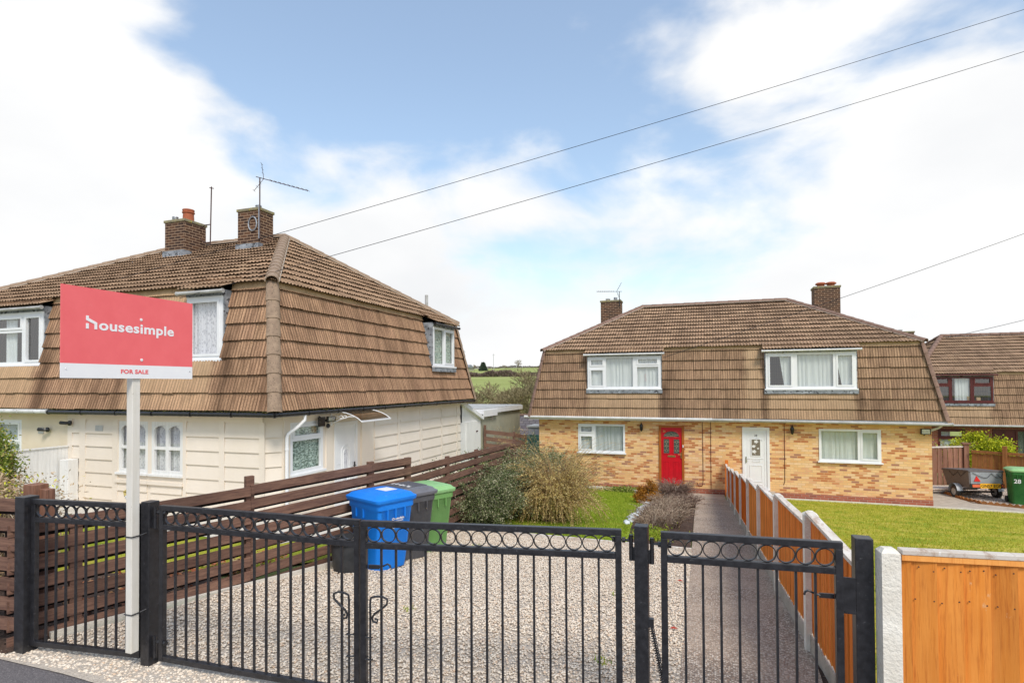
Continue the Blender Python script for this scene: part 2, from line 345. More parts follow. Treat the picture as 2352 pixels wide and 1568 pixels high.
m_concw = mat('concrete_post', (.72,.67,.57), (.60,.55,.46), 7, rough=.95, bmp=.9, bs=45, bd=.008, c3=(.30,.28,.23), s3=60, t3=.66)
m_palep = mat('pale_concrete_post', (.86,.82,.72), (.72,.67,.57), 7, rough=.95, bmp=1, bs=50, bd=.008, c3=(.42,.39,.32), s3=70, t3=.68)
m_asph = mat('asphalt', (.20,.18,.18), (.13,.12,.12), 60, rough=.95, bmp=1, bs=110, bd=.012, c3=(.30,.28,.27), s3=95, t3=.60)
def agg_mat(name, stops, gap, scale, far):
    m, t, b = newmat(name); mk = nodes(t); b.inputs['Roughness'].default_value = .95; b.inputs['Specular IOR Level'].default_value = .15
    vec = mk('ShaderNodeTexCoord').outputs['Object']; vo = mk('ShaderNodeTexVoronoi', {'Vector':vec,'Scale':scale}); sp = mk('ShaderNodeSeparateXYZ', {0:vo.outputs['Color']})
    c = ramp(mk, sp.outputs[0], stops); c = mix(mk, ramp(mk, vo.outputs['Distance'], ((.38,(0,0,0)),(.62,(.9,.9,.9)))), c, gap)
    big = noise(mk, vec, 1.3, 4); c = mix(mk, ramp(mk, big, ((.4,(0,0,0)),(.68,(.5,.5,.5)))), c, far)
    fn = noise(mk, vec, 9, 5, .7); c = mix(mk, ramp(mk, fn, ((.55,(0,0,0)),(.75,(.4,.4,.4)))), c, gap)
    t.links.new(c, b.inputs['Base Color']); h = mk('ShaderNodeMath', {0:1.0, 1:vo.outputs['Distance']}, operation='SUBTRACT').outputs[0]; bump(mk, b, h, 1, .012); return m
m_agg = agg_mat('aggregate_concrete', ((0,(.30,.23,.18)),(.35,(.48,.38,.30)),(.6,(.66,.55,.44)),(.85,(.82,.73,.62)),(1,(.50,.33,.22))), (.25,.19,.145), 62, (.60,.47,.36))
m_gravbase = mat('gravel_bed', (.66,.58,.48), (.50,.43,.35), 60, rough=1, bmp=1, bs=60, bd=.02)
m_soil = mat('soil', (.10,.06,.042), (.055,.034,.025), 14, rough=1, bmp=1, bs=30, bd=.02, c3=(.22,.14,.09), s3=26, t3=.6)
m_dkwood = wood_mat('dark_stained_timber', (.24,.135,.092), (.15,.08,.058), (.07,.04,.032), (3,3,34), rough=.7)
m_dkwoodh = wood_mat('shade_dark_back_timber', (.022,.013,.011), (.015,.010,.009), (.008,.006,.006), (3,3,34), rough=.8)  # rear boards: shade in the slat gaps is put into this near-black colour
m_orange = wood_mat('orange_timber', (.68,.225,.032), (.76,.29,.055), (.44,.12,.02), (26,26,1.3), knots=4.2, pale=(.75,.52,.30))
m_redwood = wood_mat('red_stained_timber', (.72,.17,.02), (.80,.25,.04), (.46,.09,.012), (26,26,1.3))
m_edgew = wood_mat('board_edge_timber', (.92,.42,.11), (.86,.36,.085), (.70,.24,.05), (26,26,1.3))
m_capw = wood_mat('weathered_capping', (.76,.72,.65), (.66,.59,.50), (.36,.22,.14), (9,2,9), pale=(.8,.78,.74))
m_brownf = wood_mat('brown_fence_timber', (.27,.125,.075), (.34,.18,.12), (.11,.05,.035), (26,26,1.3))
m_teal = wood_mat('teal_timber', (.085,.29,.27), (.12,.36,.33), (.05,.17,.17), (20,20,1.3))
m_render = mat('pebble_render', (.40,.39,.29), (.33,.33,.25), 3, rough=.95, bmp=.5)
m_slate = brick_mat('old_slate', ((0,(.15,.135,.14)),(.4,(.19,.165,.16)),(.8,(.12,.10,.11))), (.05,.045,.045), bw=.35, rh=.22, ms=.02)
m_leafd = island_mat('leaf_cotoneaster', ((0,(.05,.08,.025)),(.45,(.15,.19,.065)),(.75,(.33,.34,.19)),(1,(.48,.43,.29))), trans=.15)
m_twigy = island_mat('twig_olive', ((0,(.38,.27,.08)),(.5,(.66,.50,.17)),(1,(.82,.70,.33))), trans=.1)
m_twigr = island_mat('twig_reddish', ((0,(.20,.11,.05)),(.6,(.36,.22,.11)),(1,(.50,.36,.18))))
m_leafy = island_mat('leaf_yellow', ((0,(.10,.15,.01)),(.4,(.40,.46,.02)),(1,(.72,.72,.04))), trans=.25)
m_leafg = island_mat('leaf_hedge', ((0,(.05,.09,.012)),(.5,(.20,.28,.04)),(.85,(.42,.42,.09)),(1,(.52,.42,.2))), trans=.2)
m_dry = island_mat('dry_stalk', ((0,(.16,.10,.075)),(.5,(.33,.24,.17)),(1,(.52,.42,.30))))
m_deadl = island_mat('dead_leaf', ((0,(.26,.17,.09)),(.6,(.46,.34,.2)),(.86,(.55,.42,.28)),(.88,(.55,.55,.03)),(1,(.62,.62,.05))), interp='LINEAR')
m_conif = island_mat('orange_conifer', ((0,(.13,.055,.01)),(.6,(.42,.17,.02)),(1,(.60,.28,.04))))
m_bark = mat('bark', (.14,.115,.08), (.08,.065,.045), 10, rough=1)
m_barkfar = mat('bark_far', (.20,.165,.10), (.13,.105,.07), 2, rough=1)
m_grass = island_mat('grass_blade', ((0,(.17,.26,.015)),(.5,(.31,.42,.03)),(1,(.50,.50,.08))), trans=.25)
m_grass2 = island_mat('grass_blade_mossy', ((0,(.26,.29,.018)),(.5,(.44,.43,.04)),(1,(.66,.56,.12))), trans=.25)
m_stone = island_mat('gravel_stone', ((0,(.58,.48,.37)),(.15,(.68,.575,.455)),(.4,(.77,.665,.535)),(.8,(.84,.75,.62)),(.95,(.68,.50,.35)),(1,(.58,.51,.44))), rough=.85)
m_stoned = island_mat('gravel_stone_brown', ((0,(.22,.17,.14)),(.5,(.42,.33,.27)),(1,(.60,.50,.43))), rough=.9)
def lawn_material(name, a, b_, c_, s=1.1):
    m, t, b = newmat(name); mk = nodes(t); b.inputs['Roughness'].default_value = .95; b.inputs['Specular IOR Level'].default_value = .1
    vec = mk('ShaderNodeTexCoord').outputs['Object']
    f = noise(mk, vec, s, 6, .62); g = noise(mk, vec, 34, 4, .7); h = noise(mk, vec, 160, 3, .6)
    c = ramp(mk, f, ((.38,a),(.52,b_),(.66,c_))); c = mix(mk, ramp(mk, g, ((.42,(0,0,0)),(.7,(.55,.55,.55)))), c, tuple(x*.5 for x in a))
    c = mix(mk, ramp(mk, h, ((.5,(0,0,0)),(.7,(.5,.5,.5)))), c, tuple(x*1.2 for x in c_))
    t.links.new(c, b.inputs['Base Color']); bump(mk, b, g, .9, .03); return m
m_lawn = lawn_material('lawn_grass', (.15,.29,.015), (.29,.41,.03), (.48,.48,.08))
m_lawn2 = lawn_material('lawn_grass_mossy', (.22,.32,.018), (.44,.44,.04), (.66,.53,.12), 1.9)
m_field = lawn_material('field_grass', (.27,.31,.09), (.33,.37,.12), (.40,.42,.17), .02)
# ------------------------------------------------------------------ terrain
def gz(x, y):
    x = np.asarray(x, float); y = np.asarray(y, float)
    r = np.interp(y, [-60,4.6,21.2,27,60,100,300,420,600,1500], [0,0,-1.83,-1.83,-6,-6,6.4,15.2,9,-10])
    l = np.maximum(np.interp(y, [-60,4.6,11.5,60], [0,0,-.76,-.76]), r)
    l = np.where(y > 20, r+(l-r)*np.clip((25-y)/5, 0, 1), l)
    t = np.clip((-4.35-np.interp(y, [12.4,17.5], [0,2.1])-x)/.25, 0, 1)
    b = np.where(y > 60, .8*np.sin(x*.011+1)+.5*np.sin(x*.03), 0)*np.clip((y-60)/200, 0, 1)
    return r*(1-t)+l*t+b
gzf = lambda x, y: float(gz(x, y))
xs = np.array([-900,-500,-300,-200,-150,-100,-70,-50,-35,-25,-20,-16,-13,-11,-9,-7,-6,-5.2,-4.6,-4.35,-4,-3,-2,-1,0,1,2,3,4,5,6,7,8,9,10,12,14,17,20,25,35,50,80,130,200,300,500,900.])
ys = np.array([-40,-20,-10,-5,0,2,3.2,4.6,6,8,10,11.5,13,15,17,19,20,21.2,22,23,24,25,27,30,35,40,50,60,70,80,90,100,120,140,160,180,200,220,240,260,280,300,320,340,360,380,400,410,420,430,450,500,600,900,1500.])
XX, YY = np.meshgrid(xs, ys); ZZ = gz(XX, YY)-.012
nx, ny = len(xs), len(ys); idx = np.arange(nx*ny).reshape(ny, nx)
q = np.stack([idx[:-1,:-1], idx[:-1,1:], idx[1:,1:], idx[1:,:-1]], -1).reshape(-1,4)
g = np_mesh('ground', np.stack([XX,YY,ZZ],-1).reshape(-1,3), q, m_field, None, 4); g['kind'] = 'structure'
def sheet(name, poly, m, dz, step=1.0):
    bm = bmesh.new(); bm.faces.new([bm.verts.new((x,y,0)) for x,y in poly])
    for yy in (4.6,11.5,20,21.2,27): bmesh.ops.bisect_plane(bm, geom=bm.verts[:]+bm.edges[:]+bm.faces[:], plane_co=(0,yy,0), plane_no=(0,1,0))
    for xx in (-4.6,-4.35): bmesh.ops.bisect_plane(bm, geom=bm.verts[:]+bm.edges[:]+bm.faces[:], plane_co=(xx,0,0), plane_no=(1,0,0))
    bmesh.ops.triangulate(bm, faces=bm.faces[:])
    for v in bm.verts: v.co.z = gzf(v.co.x, v.co.y)+dz
    me = bpy.data.meshes.new(name); bm.to_mesh(me); bm.free()
    for p in me.polygons:
        if p.normal.z < 0: p.flip()
    box_uv(me); o = link_mesh(name, me, m, None); o['kind'] = 'structure'; return o
sheet('road', [(-60,-30),(60,-30),(60,2.9),(2.5,3.62),(.9,3.42),(-.4,3.28),(-2.2,3.0),(-3.6,2.92),(-5.15,2.95),(-12,2.5),(-60,-1)], m_asph, .004)
DRIVE = [(-5.3,2.84),(-4.4,2.84),(-3.3,2.78),(-2.2,2.84),(-.4,3.15),(-.1,3.3),(-.2,3.5),(-.23,7.4),(-.26,8.95),(-1.24,9.05),(-4.35,9.2),(-4.35,5.6),(-4.75,4.0),(-5.1,3.2)]
sheet('roadside_soil', [(-14,2.2),(-5.15,2.9),(-5.1,3.3),(-4.7,4.6),(-5.4,5.0),(-6.6,4.3),(-14,3.9)], m_soil, .02)
sheet('gravel_driveway_bed', DRIVE, m_gravbase, .012)
sheet('path', [(-.2,3.45),(.70,3.6),(.74,5),(.72,8),(.64,14),(.55,19.0),(-.38,19.0),(-.33,14),(-.26,8.9),(-.23,7.4)], m_agg, .018)
sheet('fence_footing', [(.70,3.3),(3.5,3.45),(3.5,3.9),(.98,3.9),(.95,21),(.60,20.9),(.60,14),(.70,8)], m_soil, .006)
sheet('path_slab', [(-2.35,19.0),(.5,19.0),(.5,21.14),(-4.6,21.14),(-4.6,20.7),(-2.6,20.5)], m_conc, .022)
sheet('lawn', [(-4.34,9.3),(-1.26,9.14),(-1.55,12.5),(-1.62,15),(-1.87,18.1),(-2.5,20.2),(-4.5,20.6),(-6.3,20.6),(-6.2,17.6),(-4.34,12.5)], m_lawn, .02)
sheet('lawn_beside_fence', [(.95,3.8),(14,4.6),(14,19.0),(8.6,20.2),(5,20.55),(.75,20.6)], m_lawn2, .02)
sheet('front_garden_grass', [(-12.8,4.0),(-5.4,4.4),(-4.7,6),(-4.7,12),(-5.6,12),(-5.9,6.7),(-12.8,6.6)], m_lawn2, .012)
sheet('garden_paving', [(-13.3,6.6),(-5.9,6.7),(-5.6,12),(-5.9,17),(-7.8,17),(-7.8,8.7),(-13.3,8.7)], m_concw, .016)
sheet('flower_bed_soil', [(-1.24,9.14),(-.28,9.05),(-.33,14),(-.4,18.9),(-1.87,18.4),(-1.62,15),(-1.55,12.5)], m_soil, .03)
sheet('concrete_strip', [(.65,20.62),(5,20.57),(8.6,20.25),(14,19.1),(14,21.0),(11.5,21.0),(9.2,21.6),(8.0,22.1),(7.75,23.8),(7.6,24.9),(6.65,24.9),(6.65,21.14),(.65,21.14)], m_conc, .014)
sheet('gravel_patch', [(14,21.04),(11.5,21.04),(9.2,21.64),(8.04,22.14),(7.79,23.8),(7.6,25.4),(14,27)], m_gravbase, .02)
# ------------------------------------------------------------------ scatter helpers
def rot_rand(n):
    q = RNG.normal(size=(n,4)); q /= np.linalg.norm(q, axis=1)[:,None]; w,x,y,z = q.T
    return np.stack([np.stack([1-2*(y*y+z*z),2*(x*y-z*w),2*(x*z+y*w)],-1),np.stack([2*(x*y+z*w),1-2*(x*x+z*z),2*(y*z-x*w)],-1),np.stack([2*(x*z-y*w),2*(y*z+x*w),1-2*(x*x+y*y)],-1)],1)
bm = bmesh.new(); bmesh.ops.create_icosphere(bm, subdivisions=1, radius=1); ICV = np.array([v.co[:] for v in bm.verts]); ICF = np.array([[v.index for v in f.verts] for f in bm.faces]); bm.free()
def inpoly(px, py, poly):
    c = np.zeros(len(px), bool); n = len(poly)
    for i in range(n):
        x1,y1 = poly[i]; x2,y2 = poly[i-1]
        if y1 == y2: continue
        k = ((y1 > py) != (y2 > py)) & (px < (x2-x1)*(py-y1)/(y2-y1)+x1); c ^= k
    return c
def stones(name, P, smin, smax, m, parent=None, flat=.6):
    n = len(P); s = RNG.uniform(smin, smax, n); Rm = rot_rand(n)
    base = ICV[None]*(1+RNG.normal(0,.14,(n,12,1)))*RNG.uniform(.55,1,(n,1,3))
    v = np.einsum('nij,nkj->nki', Rm, base)*s[:,None,None]; v[:,:,2] *= flat; v += P[:,None,:]
    f = (ICF[None]+(np.arange(n)*12)[:,None,None]).reshape(-1,3)
    return np_mesh(name, v.reshape(-1,3), f, m, parent, 3)
def scatter(poly, n, dz):
    a = np.array(poly); out = []
    while sum(map(len,out)) < n:
        x = RNG.uniform(a[:,0].min(), a[:,0].max(), n*2); y = RNG.uniform(a[:,1].min(), a[:,1].max(), n*2); k = inpoly(x,y,poly); out.append(np.stack([x[k],y[k]],-1))
    p = np.concatenate(out)[:n]; return np.column_stack([p, gz(p[:,0],p[:,1])+dz])
P = scatter([(-5.1,3.15),(-.35,3.45),(-.2,3.6),(-.25,8.95),(-1.24,9.05),(-4.3,9.15),(-4.3,5.6),(-4.7,4.0),(-5.0,3.3)], 62000, .02); P[:,2] += RNG.uniform(-.004,.012,len(P))
o = stones('gravel', P, .008, .016, m_stone, flat=.5); tagp(o, 'pale cream and grey gravel covering the driveway behind the gates', 'gravel', kind='stuff')
P = scatter([(-5.3,2.86),(-4.2,2.9),(-3.3,2.8),(-2.2,2.85),(-.4,3.2),(-.2,3.5),(-2.2,3.2),(-4.2,3.2),(-5.1,3.15)], 3000, .012)
o = stones('spilled_gravel', P, .008, .018, m_stone); tagp(o, 'pale gravel spilling under the gates onto the asphalt', 'gravel', kind='stuff')
P = scatter([(14,21.1),(11.5,21.1),(9.2,21.7),(8.1,22.2),(7.85,23.8),(7.7,25),(14,26)], 6000, .03)
o = stones('brown_gravel', P, .015, .035, m_stoned); tagp(o, 'brownish gravel patch under the small trailer', 'gravel', kind='stuff')
def blades(name, P, h, w, m, lean=.5, parent=None):
    n = len(P); a = RNG.uniform(0,2*np.pi,n); d = np.stack([np.cos(a),np.sin(a),np.zeros(n)],-1)*(w/2)
    hh = h*RNG.uniform(.5,1.2,n); b = RNG.uniform(0,2*np.pi,n); l = RNG.uniform(0,lean,n)*hh
    tip = P+np.stack([np.cos(b)*l, np.sin(b)*l, hh],-1)
    v = np.stack([P-d,P+d,tip],1).reshape(-1,3); return np_mesh(name, v, np.arange(3*n).reshape(-1,3), m, parent, 3)
LAWN = [(-4.4,9.35),(-1.3,9.18),(-1.58,12.5),(-1.66,15),(-1.9,18.1),(-2.55,20.1),(-4.4,20.5)]
o = blades('grass', scatter(LAWN, 60000, .015), .045, .012, m_grass, .9); tagp(o, 'bright green short grass of the small lawn left of the path', 'grass', kind='stuff')
o = blades('grass', np.concatenate([scatter([(.95,3.85),(9,4.6),(10,12),(.85,12)], 45000, .015), scatter([(.8,12),(12,12),(12,19.2),(8.6,20.1),(5,20.5),(.75,20.5)], 45000, .015)]), .04, .016, m_grass2, .9)
tagp(o, 'mossy yellow green grass of the large lawn right of the fence', 'grass', kind='stuff')
def leafcards(C, D, L, Wd, jit=.6):
    """diamond shaped leaves at C, pointing along D"""
    n = len(C); D = D+RNG.normal(0,jit,(n,3)); D /= np.linalg.norm(D,axis=1)[:,None]
    S = np.cross(D, RNG.normal(size=(n,3))); S /= np.linalg.norm(S,axis=1)[:,None]
    L = L*RNG.uniform(.6,1.3,(n,1)); Wd = L*Wd
    v = np.stack([C, C+D*L*.5+S*Wd*.5, C+D*L, C+D*L*.5-S*Wd*.5],1).reshape(-1,3); return v
def cards(name, V, m, parent): return np_mesh(name, V, np.arange(len(V)).reshape(-1,4), m, parent, 4)
def polytubes(name, PT, r0, r1, m, parent):
    """PT (n,m,3) polylines as three-sided tapering tubes"""
    n, k, _ = PT.shape; T = np.gradient(PT, axis=1); T /= np.linalg.norm(T,axis=2)[...,None]+1e-9
    A = np.cross(T, np.array([.31,.17,.93])); A /= np.linalg.norm(A,axis=2)[...,None]+1e-9; B = np.cross(T, A)
    rr = np.linspace(1,0,k)[None,:,None]; r0 = np.broadcast_to(np.asarray(r0, float).reshape(-1,1,1),(n,1,1)); rad = r0*rr+np.minimum(r1, r0)*(1-rr)
    ring = [PT+(A*math.cos(t)+B*math.sin(t))*rad for t in (0,2.094,4.189)]
    v = np.stack(ring,2).reshape(-1,3); b = (np.arange(n)*k*3)[:,None,None]+(np.arange(k-1)*3)[None,:,None]
    f = np.stack([np.stack([b[...,0]+i, b[...,0]+(i+1)%3, b[...,0]+3+(i+1)%3, b[...,0]+3+i],-1) for i in range(3)],2).reshape(-1,4)
    return np_mesh(name, v, f, m, parent, 4)
# ------------------------------------------------------------------ roofs
def tile_skin(name, O, U, Vv, Wd, L, gauge, amp, period, lift, clips, holes, m, parent, du=.025, mossy=False):
    O = np.array(O); U = np.array(U); Vv = np.array(Vv); Nn = np.cross(U, Vv); Nn /= np.linalg.norm(Nn)
    nu = int(Wd/du)+1; u = np.linspace(0, Wd, nu); tile = np.floor(u/.3).astype(int)
    prof = amp*np.cos(2*np.pi*u/period)
    gr = np.abs((u/.3)%1-.5); prof = prof-(gr > .46)*amp*.8
    K = int(math.ceil(L/gauge)); vs = []; fs = []; uvs = []
    for k in range(K):
        v0 = k*gauge; v1 = min(v0+gauge+.03, L)
        jv = RNG.normal(0,.004,tile.max()+1)[tile]; jh = RNG.normal(0,.0035,tile.max()+1)[tile]
        rows = ((v0+.07+jv, prof*.3+.004), (v0+jv, prof+lift-.020+jh), (v0+jv, prof+lift+jh), (np.full(nu, v1), prof+.004+jh))
        b = len(vs)*nu
        for vv, hh in rows: vs.append(O+U*u[:,None]+Vv*np.asarray(vv)[:,None]+Nn*hh[:,None])
        i = np.arange(nu-1)
        for r_ in range(3):
            a = b+r_*nu+i; fs.append(np.stack([a, a+1, a+nu+1, a+nu],-1))
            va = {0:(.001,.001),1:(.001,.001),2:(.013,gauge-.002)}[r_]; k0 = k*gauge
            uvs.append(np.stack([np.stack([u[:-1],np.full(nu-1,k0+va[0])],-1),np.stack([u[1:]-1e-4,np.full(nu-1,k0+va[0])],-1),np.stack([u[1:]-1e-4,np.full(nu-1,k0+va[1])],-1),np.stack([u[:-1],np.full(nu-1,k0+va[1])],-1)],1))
    me = bpy.data.meshes.new('t'); me.from_pydata(np.concatenate(vs).tolist(), [], np.concatenate(fs).tolist())
    l = me.uv_layers.new(name='UVMap'); l.data.foreach_set('uv', np.concatenate(uvs).ravel())
    bm = bmesh.new(); bm.from_mesh(me); bpy.data.meshes.remove(me)
    for co, no in clips:
        bmesh.ops.bisect_plane(bm, geom=bm.verts[:]+bm.edges[:]+bm.faces[:], plane_co=co, plane_no=no, clear_outer=True)
    OV = Vector(O); UV_ = Vector(U); VV = Vector(Vv)
    for (a0,a1,b0,b1) in holes:
        for co, no in ((OV+UV_*a0,UV_),(OV+UV_*a1,UV_),(OV+VV*b0,VV),(OV+VV*b1,VV)):
            bmesh.ops.bisect_plane(bm, geom=bm.verts[:]+bm.edges[:]+bm.faces[:], plane_co=co, plane_no=no)
        kill = []
        for f in bm.faces:
            c = f.calc_center_median()-OV; x = c.dot(UV_); y = c.dot(VV)
            if a0 < x < a1 and b0 < y < b1: kill.append(f)
        bmesh.ops.delete(bm, geom=kill, context='FACES')
    me = bpy.data.meshes.new(name); bm.to_mesh(me); bm.free()
    off = origin_of(parent); me.transform(Matrix.Translation(-off)); me.update()
    return link_mesh(name, me, m, parent)
def caps(name, p, q, r, seg, m, parent, up=ZU, spread=105, mort=None):
    p = Vector(p); q = Vector(q); L = (q-p).length; d = (q-p)/L; n = max(1, round(L/seg)); a = d.cross(up).normalized(); b = a.cross(d); mb = MB()
    for i in range(n):
        s0 = p+d*(L*i/n-.02); s1 = p+d*(L*(i+1)/n+.02); K = 9; vs = []
        for s_, rr in ((s0,r),(s1,r*.86)):
            for inner in (0,1):
                for k in range(K):
                    t = R(90-spread+2*spread*k/(K-1)); rad = rr-inner*.02
                    vs.append(s_+a*math.cos(t)*rad+b*(math.sin(t)*rad*.8))
        fs = []
        for k in range(K-1):
            fs += [(k,k+1,2*K+k+1,2*K+k),(K+k,2*K+K+k,2*K+K+k+1,K+k+1),(k,K+k,K+k+1,k+1),(2*K+k,2*K+k+1,3*K+k+1,3*K+k)]
        mb.add(vs, fs)
    o = mb.build(name, m, parent, smooth=True)
    if mort:
        mm = MB()
        for sd in (-1,1): mm.tube([p+a*sd*r*.95-b*r*.12, q+a*sd*r*.95-b*r*.12], .016, 5)
        mm.build(name.replace('tiles','mortar'), mort, parent, smooth=True)
    return o
def roof(root, x0,x1,y0,y1,ze,ins,zb,rx0,rx1,yr,zr, mu, mm, mc, mort, front_holes=(), right_holes=(), fine=True, capr=.12, mfr=None):
    """mansard hipped roof: eave rectangle, break at height zb inset ins, ridge rx0..rx1"""
    E = [V3(x0,y0,ze),V3(x1,y0,ze),V3(x1,y1,ze),V3(x0,y1,ze)]
    B = [V3(x0+ins,y0+ins,zb),V3(x1-ins,y0+ins,zb),V3(x1-ins,y1-ins,zb),V3(x0+ins,y1-ins,zb)]
    r0 = V3(rx0,yr,zr); r1 = V3(rx1,yr,zr)
    # hidden deck under the tiles (closes the house)
    k = MB(); e = [v+V3(0,0,.0) for v in E]
    top = [B[0],B[1],B[2],B[3]]
    dk = .05; inn = [v+(V3((x0+x1)/2,yr,v.z)-v).normalized()*dk*1.5 for v in top]; rr = [r0-V3(0,0,.1), r1-V3(0,0,.1)]
    k.add(inn+rr, ((0,1,5,4),(1,2,5),(2,3,4,5),(3,0,4)))
    k.build('roof_deck', m_dark, root)
    # eave direction lists
    us = [V3(1,0,0),V3(0,1,0),V3(-1,0,0),V3(0,-1,0)]
    for i in range(4):
        if not fine and i == 2: pass
        a, b = E[i], E[(i+1)%4]; ta, tb = B[i], B[(i+1)%4]; U = us[i]
        Vm = (ta-a)-U*((ta-a).dot(U)); L = Vm.length; Vm.normalize(); Nn = U.cross(Vm)
        cl = []
        for (p, q, sg) in ((a,ta,-1),(b,tb,1)):
            d = (q-p).normalized(); no = Nn.cross(d)*-1; no = no if no.dot(U)*sg > 0 else -no; cl.append((p+no*.02, no))
        hs = {0:front_holes, 1:right_holes}.get(i, ())
        tile_skin('tile_hanging', a, U, Vm, (b-a).length, L-.13, .345, .006, .075, .052, cl, hs, (mfr or mm) if i == 0 else mm, root, du=.02 if (fine and i < 2) else .05)
        # pale top course, cut by the same holes horizontally
        cuts = sorted((h[0],h[1]) for h in hs); x = ins+.02
        for (c0,c1) in cuts+[((b-a).length-ins-.02, None)]:
            n_ = max(1, int((c0-x)/.3)); st = MB()
            for j in range(n_):
                w = (c0-x)/n_; F = Fr(a+U*(x+j*w)+Vm*(L-.16), U, Vm, Nn); st.fb(F, .0015, w-.0015, 0, .17, -.02, .028+random.uniform(-.003,.004))
            st.build('top_tile_course', m_topstrip, root)
            if c1 is None: break
            x = c1
        # upper slope, overhanging the break a little
        ra, rb = ((r0,r1),(r1,r1),(r1,r0),(r0,r0))[i]
        mid = ta; Vu = ((ra-ta)-U*((ra-ta).dot(U))).normalized(); Lu = ((ra-ta)-U*((ra-ta).dot(U))).length; Nu = U.cross(Vu)
        ov = .13; O2 = ta-Vu*ov-U*ov
        cl = []
        for (p, q, sg) in ((ta,ra,-1),(tb,rb,1)):
            d = (q-p).normalized(); no = Nu.cross(d); no = no if no.dot(U)*sg > 0 else -no; cl.append((p+no*.03, no))
        cl.append((r0+Vu*.02, Vu))
        tile_skin('roof', O2, U, Vu, (tb-ta).length+2*ov, Lu+ov, .345, .014, .1, .052, cl, (), mu, root, du=.02 if (fine and i < 2) else .033)
        caps('hip_tiles', ta+(ta-ra).normalized()*.16+V3(0,0,.02), ra+V3(0,0,.03), capr, .36, mc, root, mort=mort)
        caps('corner_tiles', a+(ta-a)*.0, a+(ta-a)*.97, capr*1.05, .345, mc if mort is None else mm if False else mc, root, up=Vector((a.x-(x0+x1)/2, (a.y-yr), 0)).normalized(), spread=80)
    caps('ridge_tiles', r0+V3(0,0,.03), r1+V3(0,0,.03), capr*1.05, .42, mc, root, mort=mort)
    return E, B
def drop(root, F, W_, slope_v, mu, depth=.5):
    """piece of upper roof carried down over a dormer window; F origin at its lower left, u right, v up the slope"""
    tile_skin('dormer_roof', F.o, F.u, F.v, W_, depth, .345, .013, .1, .05, (), (), mu, root, du=.02)
# ------------------------------------------------------------------ windows and doors
def window(root, F, W_, H_, panes, mf, curtain=None, sill=True, mg=None, depth=.12, name='window', sillm=None):
    """panes: (x0,x1,y0,y1,opening) ; F lies on the outer face plane"""
    mb = MB(); xs_ = sorted({0,W_}|{p[0] for p in panes}|{p[1] for p in panes}); ys_ = sorted({0,H_}|{p[2] for p in panes}|{p[3] for p in panes})
    def inside(x,y): return any(p[0] < x < p[1] and p[2] < y < p[3] for p in panes)
    for i in range(len(xs_)-1):
        for j in range(len(ys_)-1):
            if not inside((xs_[i]+xs_[i+1])/2, (ys_[j]+ys_[j+1])/2): mb.fb(F, xs_[i],xs_[i+1],ys_[j],ys_[j+1],-.06,.0)
    gl = MB(); z = -.035
    for (a,b,c,d,op) in panes:
        if op:
            t = .038
            for (e0,e1,g0,g1) in ((a-.012,b+.012,c-.012,c+t),(a-.012,b+.012,d-t,d+.012),(a-.012,a+t,c+t,d-t),(b-t,b+.012,c+t,d-t)): mb.fb(F, e0,e1,g0,g1,-.05,.016)
            # shadow gap of the rubber seal
            gl.add([F(a+t,c+t,z),F(b-t,c+t,z),F(b-t,d-t,z),F(a+t,d-t,z)], ((0,1,2,3),))
        else: gl.add([F(a,c,z),F(b,c,z),F(b,d,z),F(a,d,z)], ((0,1,2,3),))
    w = mb.build(name, mf, root); gl.build('pane', mg or m_glass, w)
    if sill: MB().fb(F, -.04,W_+.04,-.045,0.0,-.03,.06).build('sill', sillm or mf, w)
    if curtain:
        for (a,b,mode) in curtain:
            n = max(6,int((b-a)/.018)); v = []; f = []
            rows = 8
            ph = random.uniform(0,6)
            for j in range(rows+1):
                t = j/rows
                for i in range(n+1):
                    s_ = i/n; x = a+(b-a)*s_
                    if mode == 'swag': x += (.10*(1-t)**1.6)*math.sin(s_*math.pi*1.0)*.9
                    if mode == 'tieL': x = a+(b-a)*s_*(.62+.38*t)
                    if mode == 'tieR': x = b-(b-a)*(1-s_)*(.62+.38*t)
                    y = H_*t*.97+.012; zz = -.10+.013*math.sin(x*40+ph+1.6*math.sin(x*11)+.5*(y/H_))+.004*math.sin(x*113)
                    v.append(F(x,y,zz))
            for j in range(rows):
                for i in range(n): k_ = j*(n+1)+i; f.append((k_,k_+1,k_+n+2,k_+n+1))
            MB().add(v, f).build('curtain', m_lace if mode == 'lace' else m_pattern if mode == 'pat' else m_curt, w, smooth=True)
    return w
def cellwall(mb, F, W_, H_, holes, th=.14, z=0, x0=0, y0=0):
    xs_ = sorted({x0,W_}|{h[0] for h in holes}|{h[1] for h in holes}); ys_ = sorted({y0,H_}|{h[2] for h in holes}|{h[3] for h in holes})
    for i in range(len(xs_)-1):
        for j in range(len(ys_)-1):
            cx, cy = (xs_[i]+xs_[i+1])/2, (ys_[j]+ys_[j+1])/2
            if not any(h[0] < cx < h[1] and h[2] < cy < h[3] for h in holes): mb.fb(F, xs_[i],xs_[i+1],ys_[j],ys_[j+1],z-th,z)
